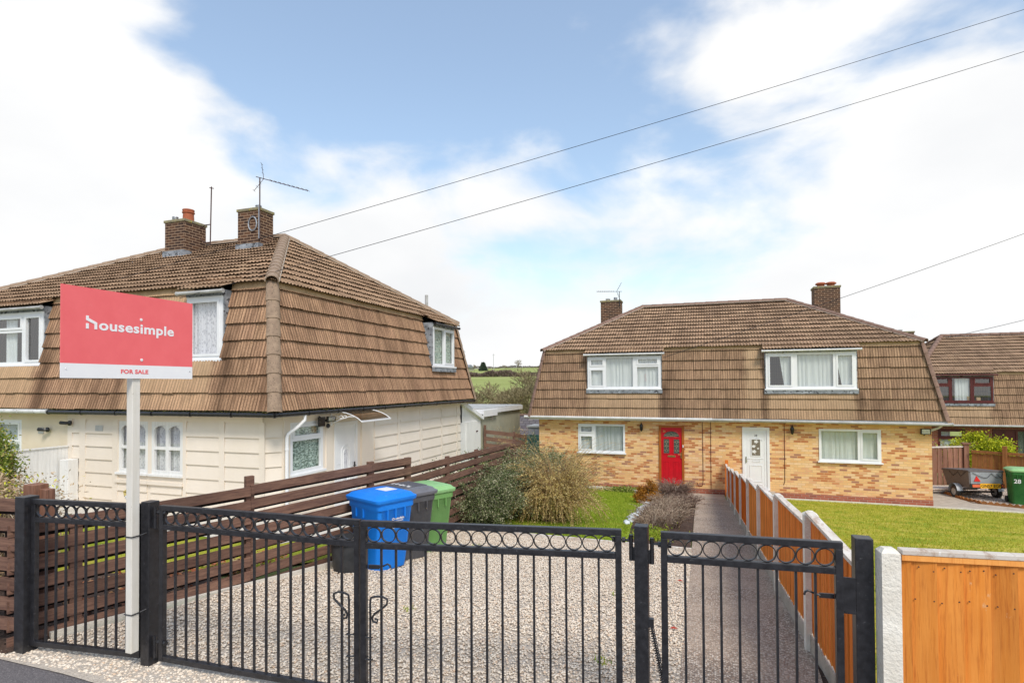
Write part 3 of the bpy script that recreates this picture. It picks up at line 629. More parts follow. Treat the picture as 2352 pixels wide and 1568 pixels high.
def text(s, size, m, parent, F, x, y, z=.002, bold=0, name='lettering', align='LEFT', sx=1, space=1):
    cu = bpy.data.curves.new('t', 'FONT'); cu.body = s; cu.size = size; cu.offset = bold; cu.align_x = align; cu.space_character = space; cu.resolution_u = 3
    ob = bpy.data.objects.new('t', cu); COL.objects.link(ob); bpy.context.view_layer.update()
    me = bpy.data.meshes.new_from_object(ob.evaluated_get(bpy.context.evaluated_depsgraph_get())); bpy.data.objects.remove(ob)
    me.name = name
    off = origin_of(parent)
    for v in me.vertices: v.co = F(x+v.co.x*sx, y+v.co.y, z)-off
    me.update(); me.materials.clear()
    return link_mesh(name, me, m, parent)
def rect_ring(mb, F, a,b,c,d,t,z0,z1):
    for (e0,e1,g0,g1) in ((a,b,c,c+t),(a,b,d-t,d),(a,a+t,c+t,d-t),(b-t,b,c+t,d-t)): mb.fb(F,e0,e1,g0,g1,z0,z1)
def handle(F, x, y, m, parent, sg=-1):
    h = MB(); h.fb(F, x-.016,x+.016,y-.11,y+.11,.0,.012); h.tube([F(x,y+.03,.012),F(x,y+.03,.045),F(x+sg*.11,y+.03,.045)], .009, 6)
    return h.build('handle', m, parent, smooth=True)
m_redp = mat('red_door_paint', (.60,.006,.018), (.52,.004,.014), 5, rough=.32, spec=.45, bmp=.15, bs=30, bd=.001)
m_oak = mat('oak_frame', (.42,.13,.018), (.30,.085,.012), 8, st=(6,6,.6), rough=.5)
m_brass = mat('brass', (.70,.50,.20), (.55,.38,.14), 10, rough=.3, metal=.9)
m_chrome = mat('chrome_handle', (.6,.6,.62), (.4,.4,.42), 10, rough=.25, metal=.9)
m_leadcame = mat('brass_came', (.72,.66,.42), (.55,.48,.3), 10, rough=.4, metal=.4)
m_dglass = mat('door_glass', (.05,.065,.055), (.13,.15,.13), 30, rough=.12, spec=.6)
# ------------------------------------------------------------------ HOUSE 1: cream panel house (left)
LX0, LX1, LY0, LY1 = -19.35, -7.54, 8.46, 17.82
H1 = empty('panel_house', (-13.4,13.1,-.76), 'cream panelled semi-detached house with brown mansard roof and two chimneys', 'house')
WX, WY = -7.82, 8.73
hf = [(-15.9,-15.0+.0,0,1.32),(-11.88,-11.04,.27,1.345),(-10.93,-10.08,.265,1.345)]
wl = MB()
FW = Fr((-19.1,WY,0),(1,0,0))       # front wall frame, x from -19.1
def fx(x): return x+19.1
# front wall of own half (cream) from party wall to the chamfered corner
cellwall(wl, FW, fx(-8.05), 1.60, [(fx(a),fx(b),c,d) for a,b,c,d in hf[1:]], x0=fx(-13.42), y0=-.9)
FS = Fr((WX,WY,0),(0,1,0))          # side wall frame, x = Y-WY
door1 = (10.61-WY, 11.475-WY, -.76, 1.25); win1 = (9.21-WY, 10.22-WY, .30, 1.335)
cellwall(wl, FS, 17.36-WY, 1.60, [win1, door1], x0=.27, y0=-.9)
FC = Fr((-8.05,WY,0),(.23,.27,0)); wl.fb(FC, 0, math.hypot(.23,.27), -.9, 1.6, -.14, 0)
wl.bx(-19.1,WX,17.36,17.5,-.9,1.6); wl.bx(-19.1,-18.96,WY,17.36,-.9,1.6)
# raised pilasters
for a, b in ((-13.40,-13.30),(-13.03,-12.88),(-12.02,-11.90),(-9.96-.06,-9.98+.0),(-9.09,-8.995),(-8.10,-8.02)): wl.fb(FW, fx(a)-.02,fx(b)+.02,-.9,1.37,0,.028)
wl.fb(FW, fx(-13.42),fx(-8.04),1.37,1.60,0,.03)
for a, b in ((9.0,9.08),(10.30,10.50),(11.62,12.10),(13.30,13.41),(14.53,14.65),(15.90,15.99),(17.03,17.12)): wl.fb(FS, a-WY,b-WY,-.9,1.39,0,.028)
wl.fb(FS, .26,17.36-WY,1.39,1.60,0,.03)
# stepped concrete panels: each lap a wedge proud at its foot
def laps(mb, F, a, b, z0, z1, n, d=.032):
    h = (z1-z0)/n
    for i in range(n):
        y0_, y1_ = z0+i*h, z0+(i+1)*h
        mb.hexa([F(a,y0_,0),F(b,y0_,0),F(b,y0_,d),F(a,y0_,d),F(a,y1_-.004,0),F(b,y1_-.004,0),F(b,y1_-.004,.004),F(a,y1_-.004,.004)])
for a, b in ((-13.28,-13.05),(-12.86,-12.04),(-9.96,-9.11),(-8.97,-8.12)): laps(wl, FW, fx(a),fx(b),-.9,1.35,8)
for a, b in ((-11.88,-11.04),(-10.93,-10.08)): laps(wl, FW, fx(a),fx(b),-.9,.14,4)
for a, b in ((12.19,13.28),(13.43,14.51),(14.67,15.88),(16.01,17.01),(17.14,17.34)): laps(wl, FS, a-WY,b-WY,-.9,1.36,8)
laps(wl, FC, .02, .33, -.9, 1.36, 8, .03)
wl.build('wall', m_cream, H1)
w2 = MB(); cellwall(w2, FW, fx(-13.42), 1.60, [(fx(-15.95),fx(-15.0),.1,1.32)], y0=-.9); w2.build('wall', m_creamy, H1, label='plain yellowish rendered wall of the far half')
MB().fb(FW, fx(-14.42),fx(-14.24),1.02,1.16,0,.012).fb(FW, fx(-12.55),fx(-12.32),1.12,1.24,.012,.03).build('air_vent', m_gutg, H1)
# ground floor windows
for a, b in ((-11.88,-11.04),(-10.93,-10.08)):
    w_ = b-a; F = Fr((a,WY-.0,.27),(1,0,0)); H_ = 1.075; p = []
    for k in range(2):
        xa = .07+k*(w_/2-.03); p += [(xa,xa+w_/2-.11,.07,.50,False),(xa,xa+w_/2-.11,.56,H_-.08,False)]
    o = window(H1, F, w_, H_, p, m_whitep, [(.02,w_-.02,'lace')], sill=True)
    ar = MB()
    for k in range(2):
        xa = .07+k*(w_/2-.03); xb = xa+w_/2-.11; ya = H_-.08
        ar.prism(F, [(xa,ya-.10),(xa+.035,ya-.04),((xa+xb)/2-.05,ya-.012),(xa,ya)][::-1], -.03,.004); ar.prism(F, [(xa,ya-.001),((xa+xb)/2,ya-.001),((xa+xb)/2,ya-.01),((xa+xb)/2-.05,ya-.012)][::-1], -.03,.004)
        ar.prism(F, [(xb,ya-.10),(xb-.035,ya-.04),((xa+xb)/2+.05,ya-.012),(xb,ya)], -.03,.004)
    ar.build('arched_trim', m_whitep, o); MB().fb(F, -.05,w_+.05,-.22,-.15,0,.06).build('ledge', m_cream, o)
F = Fr((-15.95,WY,.1),(1,0,0)); window(H1, F, .95, 1.22, [(.07,.88,.07,.66,False),(.07,.88,.72,1.15,True)], m_white, [(.02,.93,'flat')])
F = Fr((WX,9.21,.30),(0,1,0)); o = window(H1, F, 1.01, 1.035, [(.07,.94,.07,.66,False),(.07,.94,.73,.97,True)], m_white, [(.02,.99,'pat')], mg=m_glass)
# white door with oval glass
F = Fr((WX,10.61,-.76),(0,1,0)); df = MB(); df.fb(F,0,.07,0,2.01,-.07,.01).fb(F,.795,.865,0,2.01,-.07,.01).fb(F,.07,.795,1.94,2.01,-.07,.01)
d = MB(); d.fb(F,.075,.79,.02,1.935,-.06,-.015); d = d.build('door', m_white, H1)
df.build('door_frame', m_white, d)
mo = MB()
def oval(cx, cy, rx, ry, n=28): return [(cx+rx*math.copysign(abs(math.cos(t))**1,math.cos(t)), cy+(ry-rx)*(1 if math.sin(t) > 0 else -1)+rx*math.sin(t)) for t in [2*math.pi*(i+.5)/n for i in range(n)]]
mo.tube([F(x,y,-.012) for x,y in oval(.43,1.02,.085,.36)], .014, 6, closed=True); mo.tube([F(x,y,-.012) for x,y in oval(.43,1.02,.15,.46)], .011, 6, closed=True)
for sx in (-1,1):
    for yy in (1.56,.47,1.08,.96): mo.beam(F(.43+sx*.30,yy,-.014),F(.43+sx*.2,yy,-.014),.016,.016)
mo.build('door_moulding', m_white, d, smooth=True)
MB().prism(F, oval(.43,1.02,.07,.34)[::1], -.02,-.008).build('door_glass', m_lace, d)
handle(F, .755, .95, m_black, d, -1)
# canopy over the door
cn = MB(); cy0, cy1 = 10.45, 11.62; arc = [(-.02,1.50),(.10,1.505),(.25,1.50),(.40,1.475),(.55,1.43),(.68,1.37),(.78,1.30)]
vs = []
for y in (cy0,cy1):
    for (x_,z_) in arc: vs.append((WX+.03+x_,y,z_))
k_ = len(arc); cn.add(vs, [(i,i+1,k_+i+1,k_+i) for i in range(k_-1)])
m_smoke = glass_mat('smoked_sheet', (.50,.40,.30), .3)
cp = cn.build('canopy', m_smoke, H1, smooth=True)
br = MB()
for y in (cy0,cy1):
    br.tube([(WX+.03+x_,y,z_) for x_,z_ in arc], .010, 6); br.beam((WX+.04,y,1.20),(WX+.04,y,1.50),.03,.03); br.tube([(WX+.05,y,1.24),(WX+.25,y,1.33),(WX+.5,y,1.40),(WX+.62,y,1.40)], .012, 6)
    for xx in (.13,.24,.34): br.tube([(WX+.05+xx+.04*math.cos(t),y,1.39+.03*math.sin(t)) for t in [i*math.pi/5 for i in range(10)]], .008, 5, closed=True)
br.beam((WX+.03+.78,cy0,1.30),(WX+.03+.78,cy1,1.30),.03,.035); br.build('canopy_bracket', m_white, cp, smooth=True)
# floodlights, downpipe, gutters
fl = MB(); fl.bx(WX+.09,WX+.12,9.93,10.14,1.21,1.41); fl.beam((WX+.03,10.04,1.42),(WX+.11,10.04,1.38),.03,.03); fl.build('solar_panel', m_gutb, H1, bev=.004)
fl = MB(); F = Fr((WX+.14,10.20,1.30),(.3,1,0),(0,0,1)); fl.fb(F,0,.20,0,.11,-.05,0); fl.tube([(WX+.02,10.28,1.32),(WX+.1,10.28,1.3)],.03,8); fl.lathe((WX+.1,10.26,1.16),[(.02,0),(.045,.03),(.045,.06),(.02,.1)],10)
fo = fl.build('floodlight', m_gutb, H1); MB().fb(F,.02,.18,.015,.095,.001,.004).build('lamp_glass', m_chrome, fo)
for (x_, z_) in ((-14.02,1.12),(-13.30,1.28)):
    s_ = MB(); s_.lathe((x_,WY-.03,z_),[(.02,0),(.055,.02),(.055,.05),(.03,.07)],12,ax=(0,-1,0)); s_.tube([(x_,WY-.05,z_),(x_-.05,WY-.12,z_),(x_-.16,WY-.15,z_+.01)],[.03,.035,.04],8); s_.build('wall_lamp', m_gutb, H1, smooth=True)
dp = MB(); dp.tube([(-7.52,9.27,1.52),(-7.52,9.27,1.40),(-7.60,9.15,1.26),(-7.72,9.03,1.14),(-7.74,9.02,1.05),(-7.74,9.02,-.75)],.034,10)
dp.tube([(-7.74,9.02,.86),(-7.74,9.02,.82)],.042,10); dp.build('downpipe', m_white, H1, smooth=True)
def gutter(root, pts, m, r=.05, every=.9, label=None):
    mb = MB(); mb.tube(pts, r, 10)
    for a, b in zip(pts[:-1], pts[1:]):
        a = Vector(a); b = Vector(b); L = (b-a).length; n = max(1,int(L/every))
        for i in range(n+1): c = a+(b-a)*(i/n); d = (b-a).normalized()*.015; mb.tube([c-d,c+d], r+.008, 10)
    return mb.build('gutter', m, root, smooth=True, label=label)
gutter(H1, [(-13.6,LY0-.03,1.53),(LX1+.03,LY0-.03,1.53),(LX1+.03,LY1,1.53)], m_gutb, .045)
gutter(H1, [(LX0,LY0-.03,1.54),(-13.65,LY0-.03,1.54)], m_gutw, .05, label='pale grey gutter of the far half')
mb = MB(); mb.bx(LX0+.1,LX1-.1,LY0+.03,WY-.03,1.555,1.575); mb.bx(WX+.03,LX1-.05,LY0+.05,LY1-.1,1.555,1.575); mb.build('soffit', m_cream, H1)
dT = math.hypot(.5,2.55)
def vh(z, ze=1.60): return (z-ze)/2.55*dT
holesF = [(-17.2-LX0,-14.25-LX0,vh(2.55),9), (-9.98-LX0,-9.0-LX0,vh(2.58),9)]
holesR = [(15.05-LY0,16.55-LY0,vh(2.62),9)]
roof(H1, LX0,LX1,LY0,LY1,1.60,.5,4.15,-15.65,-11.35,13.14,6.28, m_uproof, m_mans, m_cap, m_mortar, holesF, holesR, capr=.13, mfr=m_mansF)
slF = V3(0,4.18,2.13).normalized()
def dormer(root, F, W_, zbot, ztop, yback, n, panes, mf, curtain, mu, slope, cheek_d=.55, gut=m_gutw, gutr=.036, roofd=.62, lead=True, zmid=None, sill=True):
    """window in the mansard; F.o = bottom left on window plane"""
    w = window(root, F, W_, ztop-zbot, panes, mf, curtain, sill=sill)
    ck = MB(); H_ = ztop-zbot+.12
    for x in (-.025, W_+.0): ck.prism(Fr(F(x,0,0), -F.n, ZU, F.u), [(0.02,-.02),(cheek_d,-.02),(cheek_d,H_),(0.02,H_)], 0, .025)
    ck.build('dormer_cheek', m_lead, root)
    MB().fb(F, -.05,W_+.05,-.17,-.05,-.02,.045+.0).build('lead_apron', m_lead, root)
    MB().fb(F, -.02,W_+.02,H_-.12+.001,H_-.02,-.10,.0).build('fascia', m_lead, root)
    # carried down roof
    h = F(-.10, H_, .13); vs_ = slope
    tile_skin('dormer_roof', h, F.u, vs_, W_+.2, roofd, .30, .013, .1, .05, (), (), mu, root, du=.02)
    g_ = F(-.12,H_-.05,.12); gutter(root, [g_, g_+F.u*(W_+.24)], gut, gutr)
    return w
FZ = Fr((-17.2,8.72,2.58),(1,0,0)); dormer(H1, FZ, 2.93, 2.58, 3.80, 0, 0, [(.08,.7,.08,1.14,False),(.78,2.2,.08,.76,False),(.78,2.2,.84,1.12,True),(2.32,2.84,.08,1.12,True)], m_white, [(1.5,1.9,'flat'),(2.75,2.9,'flat')], m_uproof, slF, gut=m_gutg)
FZ = Fr((-9.95,8.70,2.60),(1,0,0)); dormer(H1, FZ, .93, 2.60, 3.86, 0, 0, [(.09,.84,.08,1.18,True)], m_white, [(.02,.91,'lace')], m_uproof, slF, gut=m_gutg)
FZ = Fr((-7.64,15.08,2.64),(0,1,0)); dormer(H1, FZ, 1.45, 2.64, 3.80, 0, 0, [(.07,.69,.07,1.09,False),(.76,1.38,.07,1.09,True)], m_white, [(.02,1.43,'pat')], m_uproof, V3(-3.81,0,2.13).normalized(), gut=m_gutb)
# moss and debris along the eaves
P = np.concatenate([np.column_stack([RNG.uniform(-13.5,LX1,1500), RNG.normal(LY0-.0,.02,1500), RNG.normal(1.585,.016,1500)]), np.column_stack([RNG.normal(LX1+.0,.02,1500), RNG.uniform(LY0,LY1,1500), RNG.normal(1.585,.016,1500)])])
stones('moss', P, .012, .03, m_moss, H1)
def chimney(root, x0,x1,y0,y1,z0,z1, pots, cap=.08, lead=True, label=None):
    mb = MB(); mb.bx(x0,x1,y0,y1,z0,z1); c = mb.build('chimney', m_chim, root, label=label)
    MB().bx(x0-.03,x1+.03,y0-.03,y1+.03,z1,z1+cap).build('chimney_cap', m_capm, c, bev=.015)
    for (dx,dy,kind) in pots:
        p = MB(); x, y, z = x0+dx, y0+dy, z1+cap
        if kind == 'terra': p.lathe((x,y,z-.03),[(.17,0),(.15,.1),(.14,.30),(.165,.31),(.165,.335),(.145,.35),(.16,.39),(.155,.41),(.12,.41),(.12,.3)],18); p.build('chimney_pot', m_terra, c, smooth=True)
        if kind == 'cowl': p.lathe((x,y,z-.03),[(.15,0),(.13,.12),(.19,.13),(.2,.16),(.16,.2),(.13,.21)],18); p.build('chimney_pot', m_terra, c, smooth=True)
        if kind == 'steel':
            pr = []
            for i in range(9): pr.append((.075+(.01 if i%2 else 0), i*.022))
            p.lathe((x,y,z-.02),pr,14); p.build('flue', m_steel, c, smooth=True)
        if kind == 'short': p.lathe((x,y,z-.02),[(.10,0),(.09,.08),(.11,.09),(.11,.12),(.07,.14)],14); p.build('flue', m_gutg, c, smooth=True)
    if lead: MB().bx(x0-.025,x1+.025,y0-.06,y1,z0+.0,z0+.34).build('flashing', m_lead, c)
    return c
m_capm = mat('chimney_flaunching', (.30,.27,.16), (.19,.17,.12), 12, rough=1, bmp=.6, c3=(.42,.36,.07), s3=16, t3=.58)
c1 = chimney(H1, -14.55,-13.82,12.0,12.72,5.55,6.70, [(.42,.40,'terra'),(.13,.22,'steel')])
c2 = chimney(H1, -12.02,-11.30,12.1,12.62,5.55,6.78, [(.42,.3,'steel')])
for c_, x0_ in ((c1,-14.55),(c2,-12.02)): pass
def yagi(parent, base, top, boom_to, n, refl=True, m=m_rust):
    a = MB(); a.tube([base, top], .016, 6)
    top = Vector(top); bt = Vector(boom_to); d = (bt-top).normalized(); a.tube([top-d*.12, bt], .010, 5)
    s = d.cross(ZU).normalized(); up = s.cross(d).normalized()
    for i in range(n):
        c = top+(bt-top)*(.25+.75*i/(n-1)); a.tube([c-s*.10+V3(0,0,.01), c+s*.10+V3(0,0,.01)], .005, 4); a.tube([c-up*.02,c+up*.02],.008,4)
    if refl:
        for sg in (-1,1):
            e = top+d*.12+(up*sg*.45-d*.22).normalized()*.42; a.tube([top+d*.12, e], .008, 4)
            for t in (.35,.65,.98):
                c = top+d*.12+(e-top-d*.12)*t; a.tube([c-s*.13-d*.06,c+s*.13+d*.06], .005, 4)
    return a.build('aerial', m, parent)
yagi(c2, (-11.24,12.06,6.0), (-11.24,12.06,7.62), (-9.85,12.25,7.17), 9)
br = MB(); br.tube([(-11.26,12.06,6.0),(-11.26,12.06,6.9)],.022,8); br.tube([(-11.5+.14*math.cos(t),12.08,6.42+.19*math.sin(t)) for t in [i*math.pi/6 for i in range(12)]],.02,6,closed=True); br.build('aerial_bracket', m_steel, c2)
ae = MB(); ae.tube([(-13.42,12.5,6.1),(-13.38,12.5,7.78)],.017,6); ae.beam((-13.45,12.5,7.76),(-13.30,12.5,7.72),.02,.02)
ae.tube([(-13.8,12.5,6.60),(-13.62,12.5,6.70),(-13.42,12.5,6.70)],.014,6); ae.tube([(-13.8,12.5,6.35),(-13.62,12.5,6.18),(-13.42,12.5,6.18)],.014,6); ae.build('aerial', m_rust, c1, label='bare straight mast')
vp = MB(); vp.tube([(-9.0,17.25,4.3),(-9.0,17.25,5.12)],.055,10); vp.build('vent_pipe', m_gutg, H1)
# lean-to at the far end of the side wall
LT = empty('lean_to_store', (-7.9,18.2,-.76), 'white boarded lean-to store with a narrow door, at the far end of the cream house', 'store')
mb = MB(); F = Fr((WX,17.36,0),(0,1,0)); mb.prism(F, [(0,-.9),(1.78,-.9),(1.78,.86),(0,1.44)], -.12, .0)
for i in range(17): mb.fb(F, .01+i*.105,.015+i*.105+.085,-.85,.80,.0,.008)
mb.build('wall', m_whitep, LT); d = MB(); d.fb(F,.42,1.40,-.76,.80,.008,.03)
for i in range(9): d.fb(F,.43+i*.107,.525+i*.107,-.75,.79,.03,.038)
d = d.build('door', m_whitep, LT); MB().fb(F,1.28,1.42,.40,.45,.04,.055).build('bolt', m_rust, d); MB().tube([F(1.33,-.2,.04),F(1.33,-.2,.08),F(1.33,-.38,.08),F(1.33,-.38,.04)],.012,6).build('handle', m_black, d)
rf = MB(); rf.beam((WX+.05,17.3,1.50),(WX+.05,19.2,.86),.14,.12); rf.beam((-9.5,17.3,1.53),(-9.5,19.2,.89),3.4,.05); rf.build('roof', m_white, LT); 
# flat roofed outhouse
OH = empty('flat_roofed_outhouse', (-9,21,-1), 'flat-roofed outhouse in stained greenish render with white fascia, behind the white lean-to', 'outhouse')
mb = MB(); mb.bx(-11,WX,19.15,23.7,-2,1.0); mb.build('wall', m_render, OH)
mb = MB(); mb.bx(-11.1,WX+.09,19.2,23.85,1.0,1.17); mb.bx(WX+.091,WX+.12,19.2,20.6,.90,1.14); mb.build('fascia', m_white, OH)
MB().bx(-11.05,WX+.04,19.3,23.8,1.171,1.20).build('roof', m_gutg, OH); MB().bx(WX+.001,WX+.02,20.2,20.4,.72,.86).build('air_vent', m_conc, OH)
# ------------------------------------------------------------------ HOUSE 2: buff brick house (centre right)
H2 = empty('brick_house', (.2,25,-1.83), 'yellow brick semi-detached house with one red and one white door', 'house')
F2 = Fr((-6.19,21.15,0),(1,0,0)); g2x = lambda x: x+6.19
ho = [(-4.65,-2.90,-.47,.58),(-1.69,-.82,-1.53,.57),(1.10,1.96,-1.55,.56),(3.46,5.24,-.51,.55)]
mb = MB(); cellwall(mb, F2, g2x(6.62), .90, [(g2x(a),g2x(b),c,d) for a,b,c,d in ho], y0=-1.62, th=.2)
mb.bx(-6.19,-5.99,21.35,28.9,-1.62,.9); mb.bx(6.42,6.62,21.35,28.9,-1.62,.9); mb.bx(-5.99,6.42,28.7,28.9,-1.62,.9); mb.build('wall', m_buff, H2)
mb = MB(); mb.bx(-6.2,-1.70,21.142,21.35,-2.1,-1.62); mb.bx(-.81,1.09,21.142,21.35,-2.1,-1.62); mb.bx(1.97,6.63,21.142,21.35,-2.1,-1.62); mb.bx(6.425,6.63,21.35,28.9,-2.1,-1.62); mb.bx(-6.2,-6.0,21.35,28.9,-2.1,-1.62); mb.build('plinth', m_red, H2)
window(H2, Fr((-4.65,21.12,-.47),(1,0,0)), 1.75, 1.05, [(.07,.56,.07,.62,True),(.07,.56,.72,.98,True),(.66,1.68,.07,.98,False)], m_white, [(.02,.6,'flat'),(.62,1.73,'flat')])
window(H2, Fr((3.46,21.12,-.51),(1,0,0)), 1.78, 1.06, [(.07,1.12,.07,.99,False),(1.22,1.71,.07,.99,True)], m_white, [(.05,1.16,'flat'),(1.2,1.76,'flat')])
# red door
F = Fr((-1.69,21.12,-1.53),(1,0,0)); d = MB(); d.fb(F,.075,.795,.03,2.03,-.06,-.02); d = d.build('door', m_redp, H2, label='red panelled door numbered 26')
mb = MB(); mb.fb(F,0,.075,.0,2.10,-.08,.012).fb(F,.795,.87,.0,2.10,-.08,.012).fb(F,.075,.795,2.03,2.10,-.08,.012).fb(F,-.0,.87,-.03,.03,-.08,.03); mb.build('door_frame', m_oak, d)
mo = MB()
for (a,b,c,e) in ((.16,.36,1.10,1.62),(.51,.71,1.10,1.62)): rect_ring(mo, F, a-.02,b+.02,c-.02,e+.02,.022,-.02,-.004)
for (a,b,c,e) in ((.16,.36,.22,.82),(.51,.71,.22,.82)): rect_ring(mo, F, a,b,c,e,.02,-.02,-.008); mo.fb(F,a+.05,b-.05,c+.05,e-.05,-.02,-.008)
arc = [(.435+.285*math.cos(t), 1.69+.22*math.sin(t)) for t in [math.pi*i/14 for i in range(15)]]
mo.tube([F(x,y,-.012) for x,y in arc+[arc[0]]], .014, 6); mo.build('door_moulding', m_redp, d)
gl = MB(); gl.prism(F, arc, -.019,-.014); gl.fb(F,.165,.355,1.105,1.615,-.019,-.014); gl.fb(F,.515,.705,1.105,1.615,-.019,-.014); gl = gl.build('door_glass', m_dglass, d)
cm = MB()
for cx in (.26,.61):
    for pts in ([(0,.05),(.05,.1),(0,.15),(-.05,.1)],[(0,.36),(.05,.41),(0,.46),(-.05,.41)],[(0,.17),(.025,.26),(0,.34),(-.025,.26)]): cm.tube([F(cx+x,1.105+y,-.011) for x,y in pts],.004,4,closed=True)
    for yy in (.1,.26,.41): cm.beam(F(cx-.095,1.105+yy,-.012),F(cx-.04,1.105+yy,-.012),.006,.006); cm.beam(F(cx+.04,1.105+yy,-.012),F(cx+.095,1.105+yy,-.012),.006,.006)
cm.tube([F(.435+x,1.78+y,-.011) for x,y in ((0,-.05),(.07,0),(0,.06),(-.07,0))],.004,4,closed=True)
for sg in (-1,1): cm.tube([F(.435+sg*.07,1.78,-.011),F(.435+sg*.26,1.76,-.011)],.004,4); cm.tube([F(.435,1.73,-.011),F(.435+sg*.18,1.70,-.011)],.004,4)
cm.build('glass_came', m_leadcame, gl)
MB().fb(F,.30,.57,.975,1.035,-.02,-.002).build('letterbox', m_brass, d, bev=.004); handle(F,.765,1.05,m_brass,d)
text('26', .10, m_brass, d, F, .135, 1.86, -.017, name='house_number', bold=.001)
MB().fb(F,.815,.85,1.33,1.42,.012,.03).build('doorbell', m_white, d, bev=.005)
MB().bx(-1.72,-.78,20.78,21.13,-1.9,-1.62).bx(-1.60,-.90,20.82,21.12,-1.62,-1.57).build('doorstep', m_conc, H2)
# white door
F = Fr((1.10,21.12,-1.55),(1,0,0)); d = MB(); d.fb(F,.08,.78,.03,2.03,-.06,-.02); d = d.build('door', m_white, H2, label='white panelled door numbered 28')
mb = MB(); mb.fb(F,0,.08,.0,2.11,-.08,.012).fb(F,.78,.86,.0,2.11,-.08,.012).fb(F,.08,.78,2.03,2.11,-.08,.012).fb(F,0,.86,-.03,.03,-.08,.03); mb.build('door_frame', m_white, d)
mo = MB(); rect_ring(mo,F,.15,.71,.08,1.95,.012,-.02,-.012); rect_ring(mo,F,.23,.63,.25,.82,.02,-.02,-.008); rect_ring(mo,F,.27,.59,1.12,1.72,.025,-.02,-.004); rect_ring(mo,F,.33,.56,.93,1.0,.008,-.02,-.006); mo.fb(F,.2,.66,1.04,1.052,-.02,-.008)
mo.tube([F(.43+.2*math.cos(t),1.66+.09*math.sin(t),-.014) for t in [math.pi*i/10 for i in range(11)]],.01,5); mo.build('door_moulding', m_white, d)
m_dg2 = mat('bronze_glass', (.17,.14,.11), (.22,.19,.15), 20, rough=.2, spec=.5); gl = MB().fb(F,.295,.565,1.145,1.695,-.019,-.014).build('door_glass', m_dg2, d)
fw = MB()
for cx, cy, r_ in ((.44,1.62,.062),(.36,1.46,.055),(.50,1.39,.032),(.375,1.28,.065)):
    fw.prism(F, [(cx+r_*(1+.22*math.cos(5*t))*math.cos(t), cy+r_*(1+.22*math.cos(5*t))*.85*math.sin(t)) for t in [2*math.pi*i/20 for i in range(20)]], -.0135,-.0115)
fw.tube([F(.44,1.57,-.011),F(.43,1.52,-.011),F(.42,1.47,-.011)],.003,4).tube([F(.38,1.23,-.011),F(.42,1.17,-.011)],.004,4); fw.build('flower_motif', m_whitep, gl)
text('28', .095, m_black, d, F, .385, 1.80, -.017, name='house_number', bold=.001); handle(F,.115,1.0,m_chrome,d,1)
MB().bx(.95,2.1,20.72,21.13,-1.9,-1.60).build('doorstep', m_conc, H2)
for (x_, z_) in ((-2.30,.52),(2.65,.52)):
    s_ = MB(); s_.lathe((x_,21.03,z_-.17),[(.02,0),(.04,.03),(.062,.16),(.062,.20),(.035,.26),(.012,.30),(.008,.34)],8); s_.tube([(x_,21.14,z_-.02),(x_,21.08,z_+.1),(x_,21.03,z_+.12)],.012,6); s_.build('wall_lantern', m_gutb, H2, smooth=True)
mb = MB(); mb.bx(6.28,6.28+.27,20.98,21.06,.44,.62); mb.beam((6.41,21.14,.4),(6.41,21.02,.46),.03,.03); fo = mb.build('floodlight', m_gutb, H2, bev=.008); MB().bx(6.31,6.52,20.972,20.979,.46,.60).build('lamp_glass', m_chrome, fo)
mb = MB()
for pts in ([(.07,.86),(.075,.2),(.07,-1.62)],[(-.20,.86),(-.19,-.4),(-.19,-1.35),(-.22,-1.52),(-.33,-1.55),(-.40,-1.42)],[(2.42,.86),(2.425,-.2),(2.42,-1.25),(2.38,-1.36)]): mb.tube([(x,21.135,z) for x,z in pts],.009,5)
mb.build('wall_cable', m_mahog, H2)
gutter(H2, [(-6.66,20.80,.84),(.10,20.80,.82)], m_gutw, .05, 1.1); gutter(H2, [(.12,20.80,.815),(7.05,20.80,.77)], m_gutg, .05, 1.1, label='duller grey gutter above the white door')
mb = MB(); mb.tube([(6.8,20.85,.74),(6.75,20.95,.66),(6.58,21.1,.56)],.035,8); mb.build('downpipe', m_gutw, H2, smooth=True)
MB().bx(-6.5,6.95,20.88,21.16,.78,.80).bx(-6.5,6.95,20.865,20.88,.74,.86).build('soffit', m_white, H2)
X0,X1,Y0,Y1 = -6.47,6.92,20.85,29.25
vh2 = lambda z: (z-.86)/2.55*dT
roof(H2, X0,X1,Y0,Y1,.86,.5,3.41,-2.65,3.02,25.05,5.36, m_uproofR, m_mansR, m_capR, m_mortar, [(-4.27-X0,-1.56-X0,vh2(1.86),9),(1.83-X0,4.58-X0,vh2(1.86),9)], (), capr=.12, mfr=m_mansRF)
sl2 = V3(0,3.7,1.95).normalized()
window_A = dormer(H2, Fr((-4.24,20.98,1.90),(1,0,0)), 2.65, 1.90, 3.08, 0,0, [(.09,.60,.08,.72,True),(.09,.60,.84,1.10,True),(.69,1.66,.07,1.12,False),(1.82,2.56,.08,.78,False),(1.82,2.56,.87,1.10,True)], m_white, [(.02,.64,'flat'),(.66,1.7,'flat'),(1.76,2.62,'flat')], m_uproofR, sl2, roofd=.56)
window_B = dormer(H2, Fr((1.86,20.98,1.88),(1,0,0)), 2.69, 1.88, 3.08, 0,0, [(.09,.81,.08,1.12,True),(.96,2.02,.08,1.13,False),(2.12,2.60,.08,1.12,True)], m_white, [(.42,.85,'tieR'),(.93,2.06,'flat'),(2.10,2.62,'tieR')], m_uproofR, sl2, roofd=.56)
c3_ = chimney(H2, -4.50,-3.62,25.3,25.9,3.6,5.72, [(.28,.3,'short'),(.62,.3,'steel')], lead=False)
yagi(c3_, (-3.66,25.27,5.5), (-3.66,25.27,6.16), (-4.66,25.3,6.22), 10, m=m_gutb)
